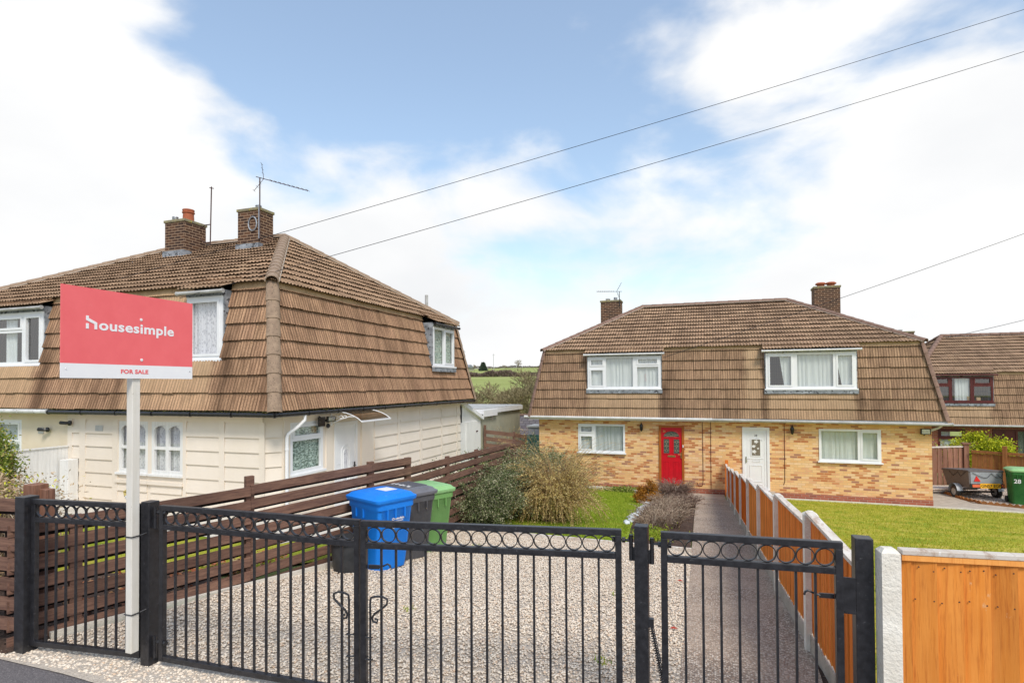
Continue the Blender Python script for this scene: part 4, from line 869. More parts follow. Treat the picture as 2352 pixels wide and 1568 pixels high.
chimney(H2, 4.02,4.93,25.1,25.75,3.6,5.80, [(.28,.3,'cowl'),(.64,.3,'cowl')], lead=False)
# ------------------------------------------------------------------ HOUSE 3: red brick house (far right)
H3 = empty('red_brick_house', (15,35,-1.83), 'red brick house with mahogany windows partly hidden behind the yellow bush', 'house')
F3 = Fr((9.3,31.8,0),(1,0,0)); g3x = lambda x: x-9.3
mb = MB(); cellwall(mb, F3, g3x(21.5), .12, [(g3x(10.2),g3x(11.25),-1.2,-.12),(g3x(12.3),g3x(13.55),-2.0,-.10)], y0=-2.2, th=.2); mb.bx(9.3,9.5,32,39.5,-2.2,.12); mb.build('wall', m_red, H3)
window(H3, Fr((10.2,31.78,-1.2),(1,0,0)), 1.05,1.08,[(.08,.97,.08,.60,False),(.08,.97,.72,1.0,True)], m_mahog, [(.03,.5,'flat')])
F = Fr((12.3,31.78,-2.0),(1,0,0)); d = MB().fb(F,.08,.85,0,1.82,-.06,-.02).build('door', m_mahog, H3, label='dark mahogany door with tall side pane')
MB().fb(F,0,.08,0,1.9,-.08,.01).fb(F,.85,.93,0,1.9,-.08,.01).fb(F,1.18,1.25,0,1.9,-.08,.01).fb(F,.08,.85,1.82,1.9,-.08,.01).fb(F,.93,1.18,1.82,1.9,-.08,.01).build('door_frame', m_mahog, d)
MB().fb(F,.93,1.18,0,1.82,-.05,-.04).fb(F,.36,.56,.85,1.3,-.018,-.014).build('door_glass', m_dglass, d); handle(F,.79,.9,m_chrome,d)
mb = MB(); mb.lathe((11.95,31.7,-.55),[(.02,0),(.05,.04),(.07,.2),(.04,.28),(.01,.34)],8); mb.tube([(11.95,31.8,-.4),(11.95,31.72,-.2)],.015,6); mb.build('wall_lantern', m_gutb, H3)
gutter(H3, [(8.9,31.35,.08),(21.8,31.35,.08)], m_gutg, .05, 1.2)
MB().bx(9.0,21.8,31.4,31.8,.03,.06).bx(9.0,21.8,31.38,31.4,.0,.12).build('soffit', m_mahog, H3)
vh3 = lambda z: (z-.12)/2.43*math.hypot(.5,2.43)
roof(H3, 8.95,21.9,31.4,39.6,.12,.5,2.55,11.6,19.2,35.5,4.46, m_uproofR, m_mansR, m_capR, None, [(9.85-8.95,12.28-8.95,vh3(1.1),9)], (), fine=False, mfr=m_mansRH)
dormer(H3, Fr((9.88,31.53,1.14),(1,0,0)), 2.38, 1.14, 2.32, 0,0, [(.08,.70,.08,.72,False),(.08,.70,.84,1.10,True),(.82,1.52,.08,1.10,False),(1.66,2.30,.08,.72,False),(1.66,2.30,.84,1.10,True)], m_mahog, [(.95,1.5,'flat')], m_uproofR, V3(0,3.6,1.91).normalized(), roofd=.56, gut=m_mahog)
ob = MB(); ob.bx(11.3,11.5,31.6,31.7,1.22,1.40,0); ob.bx(11.65,11.8,31.6,31.7,1.22,1.36,0); ob.build('windowsill_clutter', m_topstrip, H3)
chimney(H3, 9.55,10.35,35.3,35.9,3.2,4.70, [(.25,.3,'short')], lead=False)
# ------------------------------------------------------------------ for sale sign
m_signred = mat('sign_red', (.90,.165,.175), (.87,.15,.16), 8, rough=.5, spec=.3, c3=(.88,.2,.2), s3=22, t3=.7)
m_signw = mat('sign_white', (.88,.88,.88), (.85,.85,.86), 5, rough=.5)
m_post = mat('white_timber', (.76,.73,.66), (.68,.64,.55), 5, st=(3,3,.5), rough=.6, bmp=.3, bs=26, c3=(.25,.2,.12), s3=24, t3=.71)
SG = empty('for_sale_sign', (-3.985,3.04,.14), 'red and white for sale board on a tall white post', 'sign')
MB().bx(-4.02,-3.96,3.01,3.07,.14,2.72).build('post', m_post, SG, bev=.004)
FB = Fr((-3.955,2.515,2.13),(0,1,0))
b_ = MB().fb(FB,0,.99,.097,.61,0,.008).build('board', m_signred, SG); MB().fb(FB,0,.99,0,.097,0,.008).build('board_strip', m_signw, SG)
# the wordmark: roofed h, then ousesimple
hh = MB(); x = .155; y = .333; z0, z1 = .0085, .0105
hh.prism(FB,[(x,y+.058),(x+.056,y+.034),(x+.056,y),(x+.074,y),(x+.074,y+.046),(x+.018,y+.072),(x+.018,y+.088),(x,y+.088)],z0,z1); hh.fb(FB,x,x+.018,y,y+.036,z0,z1); hh.build('lettering', m_signw, b_)
text('ousesimple', .098, m_signw, b_, FB, x+.085, y, .0095, bold=.0026, sx=1.255, space=1.05)
text('FOR SALE', .040, m_signred, b_, FB, .395, .036, .0095, bold=.0016, sx=1.18, space=1.05)
for (xx,yy) in ((.548,.433),(.553,.137),(.03,.06),(.965,.06)): MB().lathe(FB(xx,yy,.008),[(.0105 if xx > .3 and xx < .9 else .004,0),(.0105 if xx > .3 and xx < .9 else .004,.003),(.003,.004)],14,ax=(1,0,0)).build('screw', m_white if .3 < xx < .9 else m_chrome, b_)
for z_ in (.98,.42):
    MB().tube([(-4.024,3.005,z_),(-3.955,3.005,z_),(-3.955,3.07,z_+.0),(-3.908,3.19,z_+.03),(-4.0,3.195,z_+.03),(-4.024,3.07,z_)],.0045,5,closed=True).build('cable_tie', m_black, SG)
# ------------------------------------------------------------------ black metal gates
def gate_post(x, y, w, label, hinges=(), top=1.215):
    o = empty('gate_post', (x,y,0), label, 'gate post', 'black steel gate posts')
    mb = MB(); mb.bx(x-w/2,x+w/2,y-w/2,y+w/2,-.3,top); mb.build('post', m_black, o, bev=.004)
    for (dx, dy, z) in hinges:
        h = MB(); s_ = 1 if dx > 0 else -1; px = x+s_*(w/2+.022)
        h.tube([(px,y+dy,z-.10),(px,y+dy,z-.02)],.013,10); h.tube([(px,y+dy,z-.018),(px,y+dy,z+.055)],.0125,10); h.bx(min(px,x+s_*w/2),max(px,x+s_*w/2),y+dy-.006,y+dy+.006,z-.10,z-.02)
        h.tube([(px,y+dy,z+.02),(px+s_*.1,y+dy,z+.02)],.007,8)
        for k in (.035,.095): h.tube([(px+s_*k,y+dy,z+.02),(px+s_*(k+.018),y+dy,z+.02)],.017,6)
        h.build('hinge', m_black, o, smooth=True)
    return o
P1 = (-5.08,3.0); P2 = (-3.955,3.15); P3 = (-.39,3.525); P4 = (.80,3.625)
gate_post(*P1,.11,'black steel gate post at the left end of the metal railing')
gate_post(*P2,.085,'black steel gate post with the for sale sign strapped to it',[(1,-.01,1.12),(1,-.01,.17)])
p3 = gate_post(*P3,.08,'black steel gate post between the double gates and the pedestrian gate',[(-1,-.01,1.10),(1,-.01,1.09),(-1,-.01,.15),(1,-.01,.14)])
p4 = gate_post(*P4,.09,'black steel gate post against the concrete post at the right',())
MB().bx(P4[0]-.045-.062,P4[0]-.045,P4[1]-.052,P4[1]-.046,.80,1.0).build('stop_plate', m_black, p4, bev=.002)
sp = MB(); a = V3(-.335,3.50,.63); b = V3(-.262,3.48,.28); d_ = (b-a).normalized(); s1 = d_.cross(V3(0,1,0)).normalized(); s2 = d_.cross(s1)
sp.tube([a+(b-a)*(i/260)+(s1*math.cos(i*.62)+s2*math.sin(i*.62))*.013 for i in range(261)],.0032,4); sp.tube([a-d_*.03,b+d_*.06],.006,6); sp.bx(-.35,-.32,3.485,3.515,.62,.67); sp.bx(-.28,-.245,3.46,3.5,.24,.29); sp.build('closer_spring', m_black, p3)
def gate(name, A, B, nr, label, cat='gate', group=None, z0=.055, z1=1.195, latch=None, bolts=0):
    A = Vector((*A,0)); B = Vector((*B,0)); W_ = (B-A).length; root = empty(name, A, label, cat, group); F = Fr(A, B-A); s = .038
    mb = MB(); h = s/2
    mb.fb(F,0,s,z0,z1-s,-h,h).fb(F,W_-s,W_,z0,z1-s,-h,h).fb(F,0,W_,z1-s,z1,-h,h).fb(F,s,W_-s,z0,z0+s,-h+.001,h-.001); zr = z1-s-.102-s; mb.fb(F,s,W_-s,zr,zr+s,-h+.001,h-.001); mb.build('frame', m_black, root, bev=.003)
    pitch = (W_-2*s)/nr; r = .0495
    rg = MB(); K = 28; vs = []
    for rr in (r,r-.0055):
        for yy in (-.009,.009):
            for k in range(K): t = 2*math.pi*k/K; vs.append(V3(rr*math.cos(t),yy,rr*math.sin(t)))
    fs = []
    for k in range(K):
        j = (k+1)%K; fs += [(k,j,K+j,K+k),(2*K+k,3*K+k,3*K+j,2*K+j),(k,2*K+k,2*K+j,j),(K+k,K+j,3*K+j,3*K+k)]
    first = None; bar = None
    for i in range(nr):
        c = F(s+pitch*(i+.5), z1-s-.051, 0)
        if first is None:
            ang = math.atan2(F.u.y,F.u.x); Rm = Matrix.Rotation(ang,3,'Z'); m_ = MB().add([Rm@v for v in vs], fs)
            first = m_.build('ring', m_black, None, smooth=True); first.parent = root; o = first
        else: o = first.copy(); COL.objects.link(o); o.parent = root
        o.location = c-A
    for i in range(1,nr):
        x = s+pitch*i
        if bar is None:
            bar = MB(); bar.fb(Fr((0,0,0),F.u),-.0068,.0068,z0+s,zr,-.0068,.0068); bar = bar.build('bar', m_black, None); bar.parent = root; o = bar
        else: o = bar.copy(); COL.objects.link(o); o.parent = root
        o.location = F(x,0,0)-A
    if latch:
        x, z, sg = latch; l = MB(); l.fb(F,min(x,x+sg*.075),max(x,x+sg*.075),z-.013,z+.013,-.028,-.018); l.lathe(F(x+sg*.055,z,-.03),[(.008,0),(.008,.006),(.003,.008)],10,ax=-F.n if False else F.n*1)
        l.tube([F(x+sg*.07,z,-.022),F(x+sg*.10,z+.008,-.022),F(x+sg*.13,z+.022,-.022),F(x+sg*.145,z+.015,-.022),F(x+sg*.152,z-.004,-.022)],.006,6); l.build('latch', m_black, root, smooth=True)
    if bolts:
        x = bolts[0]; sg = bolts[1]; l = MB()
        zt = .72; pts = [(0,.04),(0,zt-.04),(.004*sg,zt-.01),(.03*sg,zt),(.08*sg,zt+.003),(.115*sg,zt-.012),(.112*sg,zt-.045),(.07*sg,zt-.08),(.03*sg,zt-.108),(.012*sg,zt-.135),(.02*sg,zt-.16),(.045*sg,zt-.165),(.05*sg,zt-.145),(.03*sg,zt-.14)]
        l.tube([F(x+a_,z_,.034) for a_,z_ in pts],.0072,8)
        for z_ in (.16,.32,.46): l.tube([F(x-sg*.03,z_,.0),F(x-sg*.03,z_,.034),F(x+sg*.012,z_,.046),F(x+sg*.012,z_,.03)],.005,6)
        l.build('drop_bolt', m_black, root, smooth=True)
    return root
gate('railing_panel', (P1[0]+.055,P1[1]+.01), (P2[0]-.06,P2[1]-.02), 10, 'short fixed black railing with a row of rings, left of the sign post', 'railing')
gate('driveway_gate', (-3.84,3.145), (-2.158,3.20), 16, 'left leaf of the black double driveway gates, beside the sign post', 'gate', 'double driveway gates', bolts=(1.62,-1))
gate('driveway_gate', (-2.14,3.185), (-.503,3.47), 16, 'right leaf of the black double driveway gates, with latch and curled bolt', 'gate', 'double driveway gates', latch=(.04,.89,1), bolts=(.075,1))
gate('pedestrian_gate', (-.275,3.49), (.69,3.565), 9, 'narrow black pedestrian gate in front of the concrete path', 'gate', latch=(.93,.885,-1))
# ------------------------------------------------------------------ dark slatted fence
DF = empty('slatted_fence', (-4.6,5,0), 'dark brown horizontal slatted timber fence between the gravel drive and the cream house', 'fence')
def slat_run(root, A, B, ztop, zbot, bh=.096, gap=.052, zt2=None, back=True):
    A = Vector((*A,0)); B = Vector((*B,0)); F = Fr(A, B-A); W_ = (B-A).length; zt2 = ztop if zt2 is None else zt2
    z = 0; f = MB(); r = MB(); k = 0
    while ztop-z-bh > zbot-.02:
        for (mb, zz, z_a, z_b) in ((f,z,.02,.042),):
            j = random.uniform(-.006,.006)
            mb.hexa([F(0,ztop-zz-bh+j,z_a),F(W_,zt2-zz-bh,z_a),F(W_,zt2-zz-bh,z_b),F(0,ztop-zz-bh+j,z_b),F(0,ztop-zz+j,z_a),F(W_,zt2-zz,z_a),F(W_,zt2-zz,z_b),F(0,ztop-zz+j,z_b)])
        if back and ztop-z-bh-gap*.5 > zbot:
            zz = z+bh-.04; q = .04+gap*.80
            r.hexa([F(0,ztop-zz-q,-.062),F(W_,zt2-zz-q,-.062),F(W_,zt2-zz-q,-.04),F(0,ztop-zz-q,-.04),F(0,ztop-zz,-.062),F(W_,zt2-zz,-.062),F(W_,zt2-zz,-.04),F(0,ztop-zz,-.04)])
        z += bh+gap; k += 1
    f.build('slat_panel', m_dkwood, root)
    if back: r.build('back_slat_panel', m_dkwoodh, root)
def fpost(root, x, y, zt, zb, ang=0, w=.09):
    u = V3(math.cos(ang),math.sin(ang),0); F = Fr((x,y,0),u); MB().fb(F,-w/2,w/2,zb,zt,-.036,.018).build('post', m_dkwood, root, bev=.004)
KA = math.atan2(2.35,.82)
segs = [((-5.29,2.98),(-4.64,4.83),.97,1.0),((-4.64,4.83),(-4.24,6.52),1.02,1.035),((-4.24,6.52),(-4.14,7.37),1.04,1.02)]
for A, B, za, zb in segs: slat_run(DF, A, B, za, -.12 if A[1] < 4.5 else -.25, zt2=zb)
fpost(DF,-5.13,3.40,.98,-.3,KA); fpost(DF,-4.64,4.84,1.11,-.4,KA); fpost(DF,-4.24,6.53,1.06,-.5,KA); fpost(DF,-4.14,7.34,1.02,-.5,KA)
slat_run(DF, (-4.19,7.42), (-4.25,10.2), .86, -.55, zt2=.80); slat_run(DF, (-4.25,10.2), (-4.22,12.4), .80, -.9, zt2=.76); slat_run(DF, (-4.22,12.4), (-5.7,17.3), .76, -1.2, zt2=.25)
for (x,y,z) in ((-4.2,8.8,.86),(-4.25,10.2,.82),(-4.22,12.4,.8),(-5.7,17.3,.3)): fpost(DF,x,y,z,-1.3,math.pi/2)
MB().beam((-5.13,3.2,.0),(-4.29,5.62,-.085),.05,.12).beam((-4.29,5.62,-.085),(-4.33,9.2,-.48),.05,.12).build('concrete_kerb', m_concw, DF)
FF = empty('roadside_slatted_fence', (-6.5,2.9,0), 'dark slatted timber fence along the road, left of the first gate post', 'fence')
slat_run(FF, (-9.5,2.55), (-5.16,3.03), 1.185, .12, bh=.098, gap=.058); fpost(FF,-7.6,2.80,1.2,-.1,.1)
TP = empty('timber_post', (-5.68,3.42,0), 'thick brown timber post behind the left black gate post', 'post'); MB().bx(-5.75,-5.60,3.36,3.48,-.1,1.21).build('post', m_brownf, TP, bev=.006); MB().bx(-5.60,-5.50,3.40,3.47,-.1,1.17).build('side_post', m_brownf, TP, bev=.006)
# tangled panels beyond, by the white lean-to
BF = empty('garden_panel_fence', (-7,20,-1), 'weathered brown slatted fence panels between the lean-to and the teal gate', 'fence')
slat_run(BF, (-7.72,19.35), (-6.75,19.75), .42, -1.1, bh=.14, gap=.10, zt2=.30, back=False); slat_run(BF, (-6.75,19.75), (-6.8,21.2), .30, -1.3, bh=.14, gap=.10, zt2=.08, back=False)
fpost(BF,-7.72,19.33,.60,-1.5,.3); fpost(BF,-6.75,19.78,.34,-1.6,.3); fpost(BF,-6.75,21.2,.1,-1.8,1.4)
TG = empty('teal_fence', (-7.3,24,-1.8), 'teal painted timber fence at the left end of the brick house', 'fence')
mb = MB()
for i in range(13): mb.bx(-8.1+i*.16,-8.1+i*.16+.152,24,24.022,-1.9,-.15+random.uniform(-.01,.01))
mb.build('board_panel', m_teal, TG); MB().bx(-8.1,-6.0,24.023,24.07,-.5,-.4).build('rail', m_teal, TG)
PS = empty('garden_shed', (-7.6,26.5,-1.83), 'small grey plastic shed behind the teal fence', 'shed'); m_pl = mat('grey_plastic', (.38,.38,.42), (.34,.34,.38), 6, rough=.6)
mb = MB(); mb.bx(-8.16,-6.9,26,27.2,-1.83,.02)
for i in range(4): mb.bx(-8.12+i*.31,-7.85+i*.31,25.98,26.0,-1.6,-.02)
mb.build('wall', m_pl, PS); MB().bx(-8.22,-6.85,25.93,27.25,.02,.10).build('roof', m_gutg, PS)
SH = empty('slate_roofed_outbuilding', (-9.2,31,-2.2), 'low outbuilding with an old slate roof, glimpsed left of the brick house', 'outbuilding')
mb = MB(); mb.add([(-11.2,29.6,-.8),(-7.2,29.6,-.8),(-7.2,31.6,.30),(-11.2,31.6,.30),(-11.2,33.6,-.8),(-7.2,33.6,-.8)],((0,1,2,3),(3,2,5,4))); mb.build('roof', m_slate, SH); MB().bx(-11.1,-7.3,29.75,33.4,-2.6,-.85).build('wall', m_red, SH); MB().beam((-11.2,31.6,.32),(-7.2,31.6,.32),.2,.08).build('ridge_tiles', m_capR, SH)
# white board fence between the two front gardens
WF = empty('white_board_fence', (-13,7.5,-.3), 'white vertical board fence running out from the cream house front', 'fence')
mb = MB()
for i in range(14): mb.bx(-13.42,-13.395,7.65+i*.076,7.65+i*.076+.0735,-.6,.76)
mb.build('board_panel', m_whitep, WF); MB().bx(-13.45,-13.37,7.6,8.7,.76,.785).build('capping', m_whitep, WF)
MB().bx(-13.43,-13.38,7.59,7.65,-.6,.77).build('post', m_mahog, WF)
BX = empty('meter_box', (-13.2,8.6,-.5), 'tall white boxed-in pipe cover standing against the cream wall', 'pipe cover'); MB().bx(-13.33,-13.06,8.48,8.70,-.76,.50).build('casing', m_whitep, BX, bev=.01)
WP = empty('waste_pipe', (-6.6,5,.0), 'short white plastic pipe with yellow cap standing in the garden behind the sign post', 'pipe'); MB().tube([(-6.60,5.0,gzf(-6.6,5)),(-6.62,5.0,.70),(-6.66,5.0,.76)],.028,8).build('pipe', m_white, WP, smooth=True); MB().tube([(-6.66,5.0,.755),(-6.68,5.0,.80),(-6.64,5.0,.815)],.03,8).build('pipe_cap', mat('yellow_cap',(.55,.4,.1),(.6,.5,.2),5), WP, smooth=True)
# ------------------------------------------------------------------ concrete post and board fence
CF = empty('board_fence', (.65,12,-1), 'orange board fence with concrete posts stepping down beside the path', 'fence')
def zt(y): return 1.06-.1135*(y-5.03)
ypost = [5.03,7.0,8.98,10.96,12.94,14.92,16.9,18.88]
xp = lambda y: .755-.0135*(y-5.03)
for y in ypost:
    x = xp(y); z1 = zt(y); w = .05; mb = MB(); mb.bx(x-w,x+w,y-w,y+w,gzf(.7,y)-.2,z1-.03); mb.add([(x-w-.004,y-w-.004,z1-.03),(x+w+.004,y-w-.004,z1-.03),(x+w+.004,y+w+.004,z1-.03),(x-w-.004,y+w+.004,z1-.03),(x-w*.3,y-w*.3,z1),(x+w*.3,y-w*.3,z1),(x+w*.3,y+w*.3,z1),(x-w*.3,y+w*.3,z1)],((0,3,2,1),(4,5,6,7),(0,1,5,4),(1,2,6,5),(2,3,7,6),(3,0,4,7)))
    mb.build('concrete_post', m_palep, CF)
ends = [(.83,3.66,1.17)]+[(xp(y),y,zt(y)) for y in ypost]+[(.58,20.95,-.70)]
for i in range(len(ends)-1):
    (xa,ya,za),(xb,yb,zb) = ends[i],ends[i+1]; ya2, yb2 = ya+.05, yb-.05
    A = V3(xa,ya2,0); B = V3(xb,yb2,0); L = (B-A).length; u = (B-A).normalized(); n_ = max(4,round(L/.098)); F = Fr(A,u,ZU,V3(-u.y,u.x,0) if False else V3(-1,0,0))
    ztA = 1.01 if i == 0 else za-.11; slope = (zb-.012-ztA)/L; gA, gB = gzf(.7,ya2)+.0, gzf(.7,yb2)+.0
    pn = MB(); w = L/n_
    for k in range(n_):
        x0_, x1_ = k*w, (k+1)*w; t = (k+.5)/n_; top = ztA+slope*(k+.5)*w-.02; bot = gA+(gB-gA)*t+.16+random.uniform(-.004,.012)
        # feather edge board: thick raw edge towards the camera
        p = [F(x0_+.0,bot,.0),F(x1_,bot,.0),F(x1_,bot,.006),F(x0_+.0,bot,.016),F(x0_,top,.0),F(x1_,top,.0),F(x1_,top,.006),F(x0_,top,.016)]
        pn.add(p, ((0,3,2,1),(4,5,6,7),(1,2,6,5),(2,3,7,6),(0,1,5,4)), 0); pn.add([p[0],p[3],p[7],p[4]], ((0,1,2,3),), 1)
    pn.build('board_panel', [m_redwood, m_edgew if i < 4 else m_redwood], CF)
    cp = MB(); cp.beam(F(-.02,ztA+.0,.012),F(L+.02,ztA+slope*L,.012),.062,.026); cp.build('capping', m_capw, CF)
    gb = MB(); gb.hexa([F(0,gA-.1,-.02),F(L,gB-.1,-.02),F(L,gB-.1,.022),F(0,gA-.1,.022),F(0,gA+.15,-.02),F(L,gB+.15,-.02),F(L,gB+.15,.022),F(0,gA+.15,.022)]); gb.build('gravel_board', m_conc, CF)
MB().bx(.53,.63,20.95,21.05,-1.9,-.58).build('post', m_redwood, CF)
RF = empty('roadside_board_fence', (1.5,3.6,0), 'bright orange board fence facing the road at the right edge, with pebbly concrete post', 'fence')
u = V3(.994,.111,0); F = Fr((.862,3.50,0),u)
mb = MB(); mb.fb(F,.0,.092,-.2,1.165,-.09,0); mb.add([F(.0,1.165,.0),F(.092,1.165,.0),F(.092,1.165,-.09),F(.0,1.165,-.09),F(.02,1.186,-.02),F(.072,1.186,-.02),F(.072,1.186,-.07),F(.02,1.186,-.07)],((0,1,5,4),(1,2,6,5),(2,3,7,6),(3,0,4,7),(4,5,6,7))); mb.build('concrete_post', m_palep, RF)
pn = MB(); x = .094
for k in range(26):
    w = .045 if k == 0 else .121+random.uniform(-.003,.003); top = 1.135; 
    p = [F(x,.1,-.02),F(x+w,.1,-.02),F(x+w,.1,-.002+.0),F(x,.1,-.014),F(x,top,-.02),F(x+w,top,-.02),F(x+w,top,-.002),F(x,top,-.014)]
    pn.hexa(p); x += w+.0005
pn.build('board_panel', m_orange, RF)
nl = MB()
for k in range(12):
    for z_ in (1.095,.93,.42):
        for dx in (.025,.095): nl.lathe(F(.14+k*.1215+dx+random.uniform(-.01,.01),z_-.0*k+random.uniform(-.012,.012),-.006),[(.0035,0),(.0035,.004)],7,ax=F.n)
nl.build('nail', m_rust, RF)
MB().fb(F,.094,3.3,1.135,1.165,-.032,.006).build('capping_rail', m_edgew, RF); MB().fb(F,.094,3.3,1.165,1.19,-.055,.010).build('capping', m_capw, RF, bev=.003)
MB().fb(F,.094,3.3,-.05,.1,-.02,.01).build('gravel_board', m_concw, RF)
# brown fences at the far right
GF = empty('driveway_fence', (8,25.6,-1.83), 'reddish brown vertical board fence behind the trailer', 'fence')
mb = MB(); A = V3(6.7,25.0,0); B = V3(9.2,26.2,0); F = Fr(A,B-A); L = (B-A).length
for i in range(25): mb.fb(F, i*L/25, (i+1)*L/25-.012, -1.85, -.42+random.uniform(-.008,.008), (.02 if i%2 else 0), (.04 if i%2 else .02))
mb.build('board_panel', m_brownf, GF); MB().fb(F,-.02,L,-.42,-.37,-.02,.055).build('capping', m_capw, GF)
MB().bx(9.2,9.36,26.1,26.26,-1.9,-.30).bx(9.16,9.40,26.06,26.30,-.30,-.25).build('post', m_brownf, GF)
GF2 = empty('railed_fence', (11,25,-1.83), 'brown board fence with rails running forward behind the green bin', 'fence')
m_br2 = wood_mat('orange_brown_timber', (.30,.12,.035), (.38,.17,.055), (.13,.06,.03), (20,20,1.3))
mb = MB(); A = V3(9.4,26.0,0); B = V3(13.5,23.6,0); F = Fr(A,B-A); L = (B-A).length
for i in range(30): mb.fb(F, i*L/30, (i+1)*L/30-.006, -1.85, -.62, -.02, 0)
mb.build('board_panel', m_br2, GF2); mb = MB(); mb.fb(F,0,L,-.60,-.50,0,.05); mb.fb(F,0,L,-1.25,-1.16,0,.045); mb.build('rail', m_br2, GF2)
for t in (.9,3.5): MB().fb(F,t,t+.13,-1.9,-.28,.0,.12).build('post', m_br2, GF2)
# ------------------------------------------------------------------ wheelie bins
def rrect(w, d, r, n=4):
    out = []
    for cx, cy, a0 in ((w/2-r,d/2-r,0),(-w/2+r,d/2-r,90),(-w/2+r,-d/2+r,180),(w/2-r,-d/2+r,270)):
        for k in range(n+1): t = R(a0+90*k/n); out.append((cx+r*math.cos(t), cy+r*math.sin(t)))
    return out
def loft(mb, secs, cap0=True, cap1=True):
    n = len(secs[0][0]); vs = [ (x+ox,y+oy,z) for (pts,z,ox,oy) in secs for (x,y) in pts ]; fs = []
    for i in range(len(secs)-1):
        for k in range(n): fs.append((i*n+k,i*n+(k+1)%n,(i+1)*n+(k+1)%n,(i+1)*n+k))
    if cap0: fs.append(tuple(range(n-1,-1,-1)))
    if cap1: fs.append(tuple((len(secs)-1)*n+k for k in range(n)))
    return mb.add(vs, fs)
PLACE = []
def bin_(loc, rz, m, label, h=1.0, mlid=None, group='wheelie bins', s=1):
    """hinge at -x, front at +x"""
    o = empty('wheelie_bin', (0,0,0), label, 'wheelie bin', group); H_ = h*.90
    mb = MB(); loft(mb, [(rrect(.46,.44,.05),.02,-.02,0),(rrect(.50,.46,.06),.10,-.02,0),(rrect(.62,.53,.06),H_-.10,0,0),(rrect(.66,.555,.06),H_-.08,0,0),(rrect(.665,.56,.06),H_,0,0)])
    for y in (-.14,-.02,.12): mb.bx(.31,.33,y-.008,y+.008,H_-.20,H_-.08)
    for x in (-.15,.0): mb.bx(x-.008,x+.008,-.275,-.262,H_-.20,H_-.08)
    body = mb.build('body', m, o, smooth=True)
    ld = MB(); loft(ld, [(rrect(.70,.60,.05),H_+.001,.0,0),(rrect(.72,.62,.06),H_+.02,.0,0),(rrect(.72,.62,.06),H_+.045,.0,0),(rrect(.68,.57,.07),H_+.06,.0,0),(rrect(.64,.53,.08),H_+.085,.0,0),(rrect(.50,.42,.1),H_+.105,.01,0)])
    loft(ld, [(rrect(.20,.40,.05),H_+.06,.24,0),(rrect(.19,.36,.05),H_+.098,.22,0)])
    lid = ld.build('lid', mlid or m, o, smooth=True)
    hd = MB(); hd.tube([(-.39,-.24,H_+.01),(-.39,.24,H_+.01)],.018,10)
    for y in (-.22,0,.22): hd.bx(-.40,-.33,y-.02,y+.02,H_-.03,H_+.03)
    hd.build('handle', m, o, smooth=True)
    for y in (-.25,.25):
        w = MB(); w.lathe((-.24,y-.025,.10),[(.06,-.002),(.10,0),(.10,.05),(.06,.052)],18,ax=(0,1,0)); w.build('wheel', m_gutb, o, smooth=True)
    PLACE.append((o, loc, rz, s))      # moved once its lettering is on
    return o, body, lid, H_
m_blue = mat('blue_plastic', (.006,.20,.74), (.012,.23,.78), 5, rough=.5, spec=.35, bmp=.1, bs=120, bd=.001, c3=(.08,.30,.75), s3=16, t3=.7)
m_greyb = mat('grey_plastic_bin', (.075,.075,.08), (.105,.105,.11), 6, rough=.6, c3=(.2,.2,.2), s3=20, t3=.68)
m_greybl = mat('grey_lid', (.14,.14,.155), (.17,.17,.185), 6, rough=.5)
m_greenb = mat('green_plastic', (.155,.34,.10), (.18,.38,.12), 5, rough=.5, spec=.35, c3=(.25,.42,.2), s3=18, t3=.7)
m_greenl = mat('green_lid', (.25,.48,.19), (.29,.53,.24), 5, rough=.5)
m_greend = mat('dark_green_plastic', (.02,.12,.025), (.04,.17,.04), 5, rough=.45)
bl, bd_, lid, H_ = bin_((-3.80,6.08,gzf(-3.8,6.1)+.02), R(-22), m_blue, 'bright blue wheelie bin with white council lettering, nearest of the bins on the gravel', .96, s=.965)
Fb = Fr((.316,-.02,0),(0,1,0),ZU)
Fb.v = V3(.072,0,1).normalized(); Fb.n = Fb.u.cross(Fb.v); Fb.o = V3(.312-.0665*.0,0,0)
def bintext(s, size, y, z, bold=.0015):
    # front face slopes outward: x = .23 at z=.1 to .31 at z=.82
    Ft = Fr((.230+(.31-.23)*(z-.10)/(H_-.2),y,z),(0,1,0),V3(.11,0,1)); return text(s, size, m_whitep, bd_, Ft, 0, 0, .004, bold=bold)
bintext('Chesterfield', .038, -.06, .640, .0018); bintext('BOROUGH COUNCIL', .018, -.06, .615, .001); bintext('01246 34 57 24', .022, -.055, .565, .0014); bintext('01246 34 55 43', .022, -.055, .535, .0014)
MB().bx(-.10,.12,-.02,.16,H_+.106,H_+.108).build('sticker', m_whitep, lid)
o, b_, lid, H_ = bin_((-3.82,6.70,gzf(-3.8,6.7)+.02), R(-24), m_greyb, 'dark grey wheelie bin between the blue bin and the light green bin', .98, m_greybl, s=.965)
rb = MB()
for i in range(9): rb.bx(-.22,.22,-.2+i*.048,-.18+i*.048,H_+.104,H_+.114)
rb.build('lid_rib', m_greybl, lid)
st = MB(); [st.bx(-.2+i*.06,-.165+i*.06,-.1+.02*(i%3),-.04+.02*(i%2),H_+.1145,H_+.116) for i in range(7)]; st.build('sticker', m_whitep, lid)
o, b_, lid, H_ = bin_((-3.86,7.36,gzf(-3.8,7.4)+.02), R(-26), m_greenb, 'light green wheelie bin furthest from the gates, beside the dark shrub', 0.97, m_greenl, s=.965)
o, b_, lid, H_ = bin_((9.35,22.4,-1.82), R(-97), m_greend, 'dark green wheelie bin with white 28 painted on it, beside the trailer', 1.10, m_greenl, s=1.06)
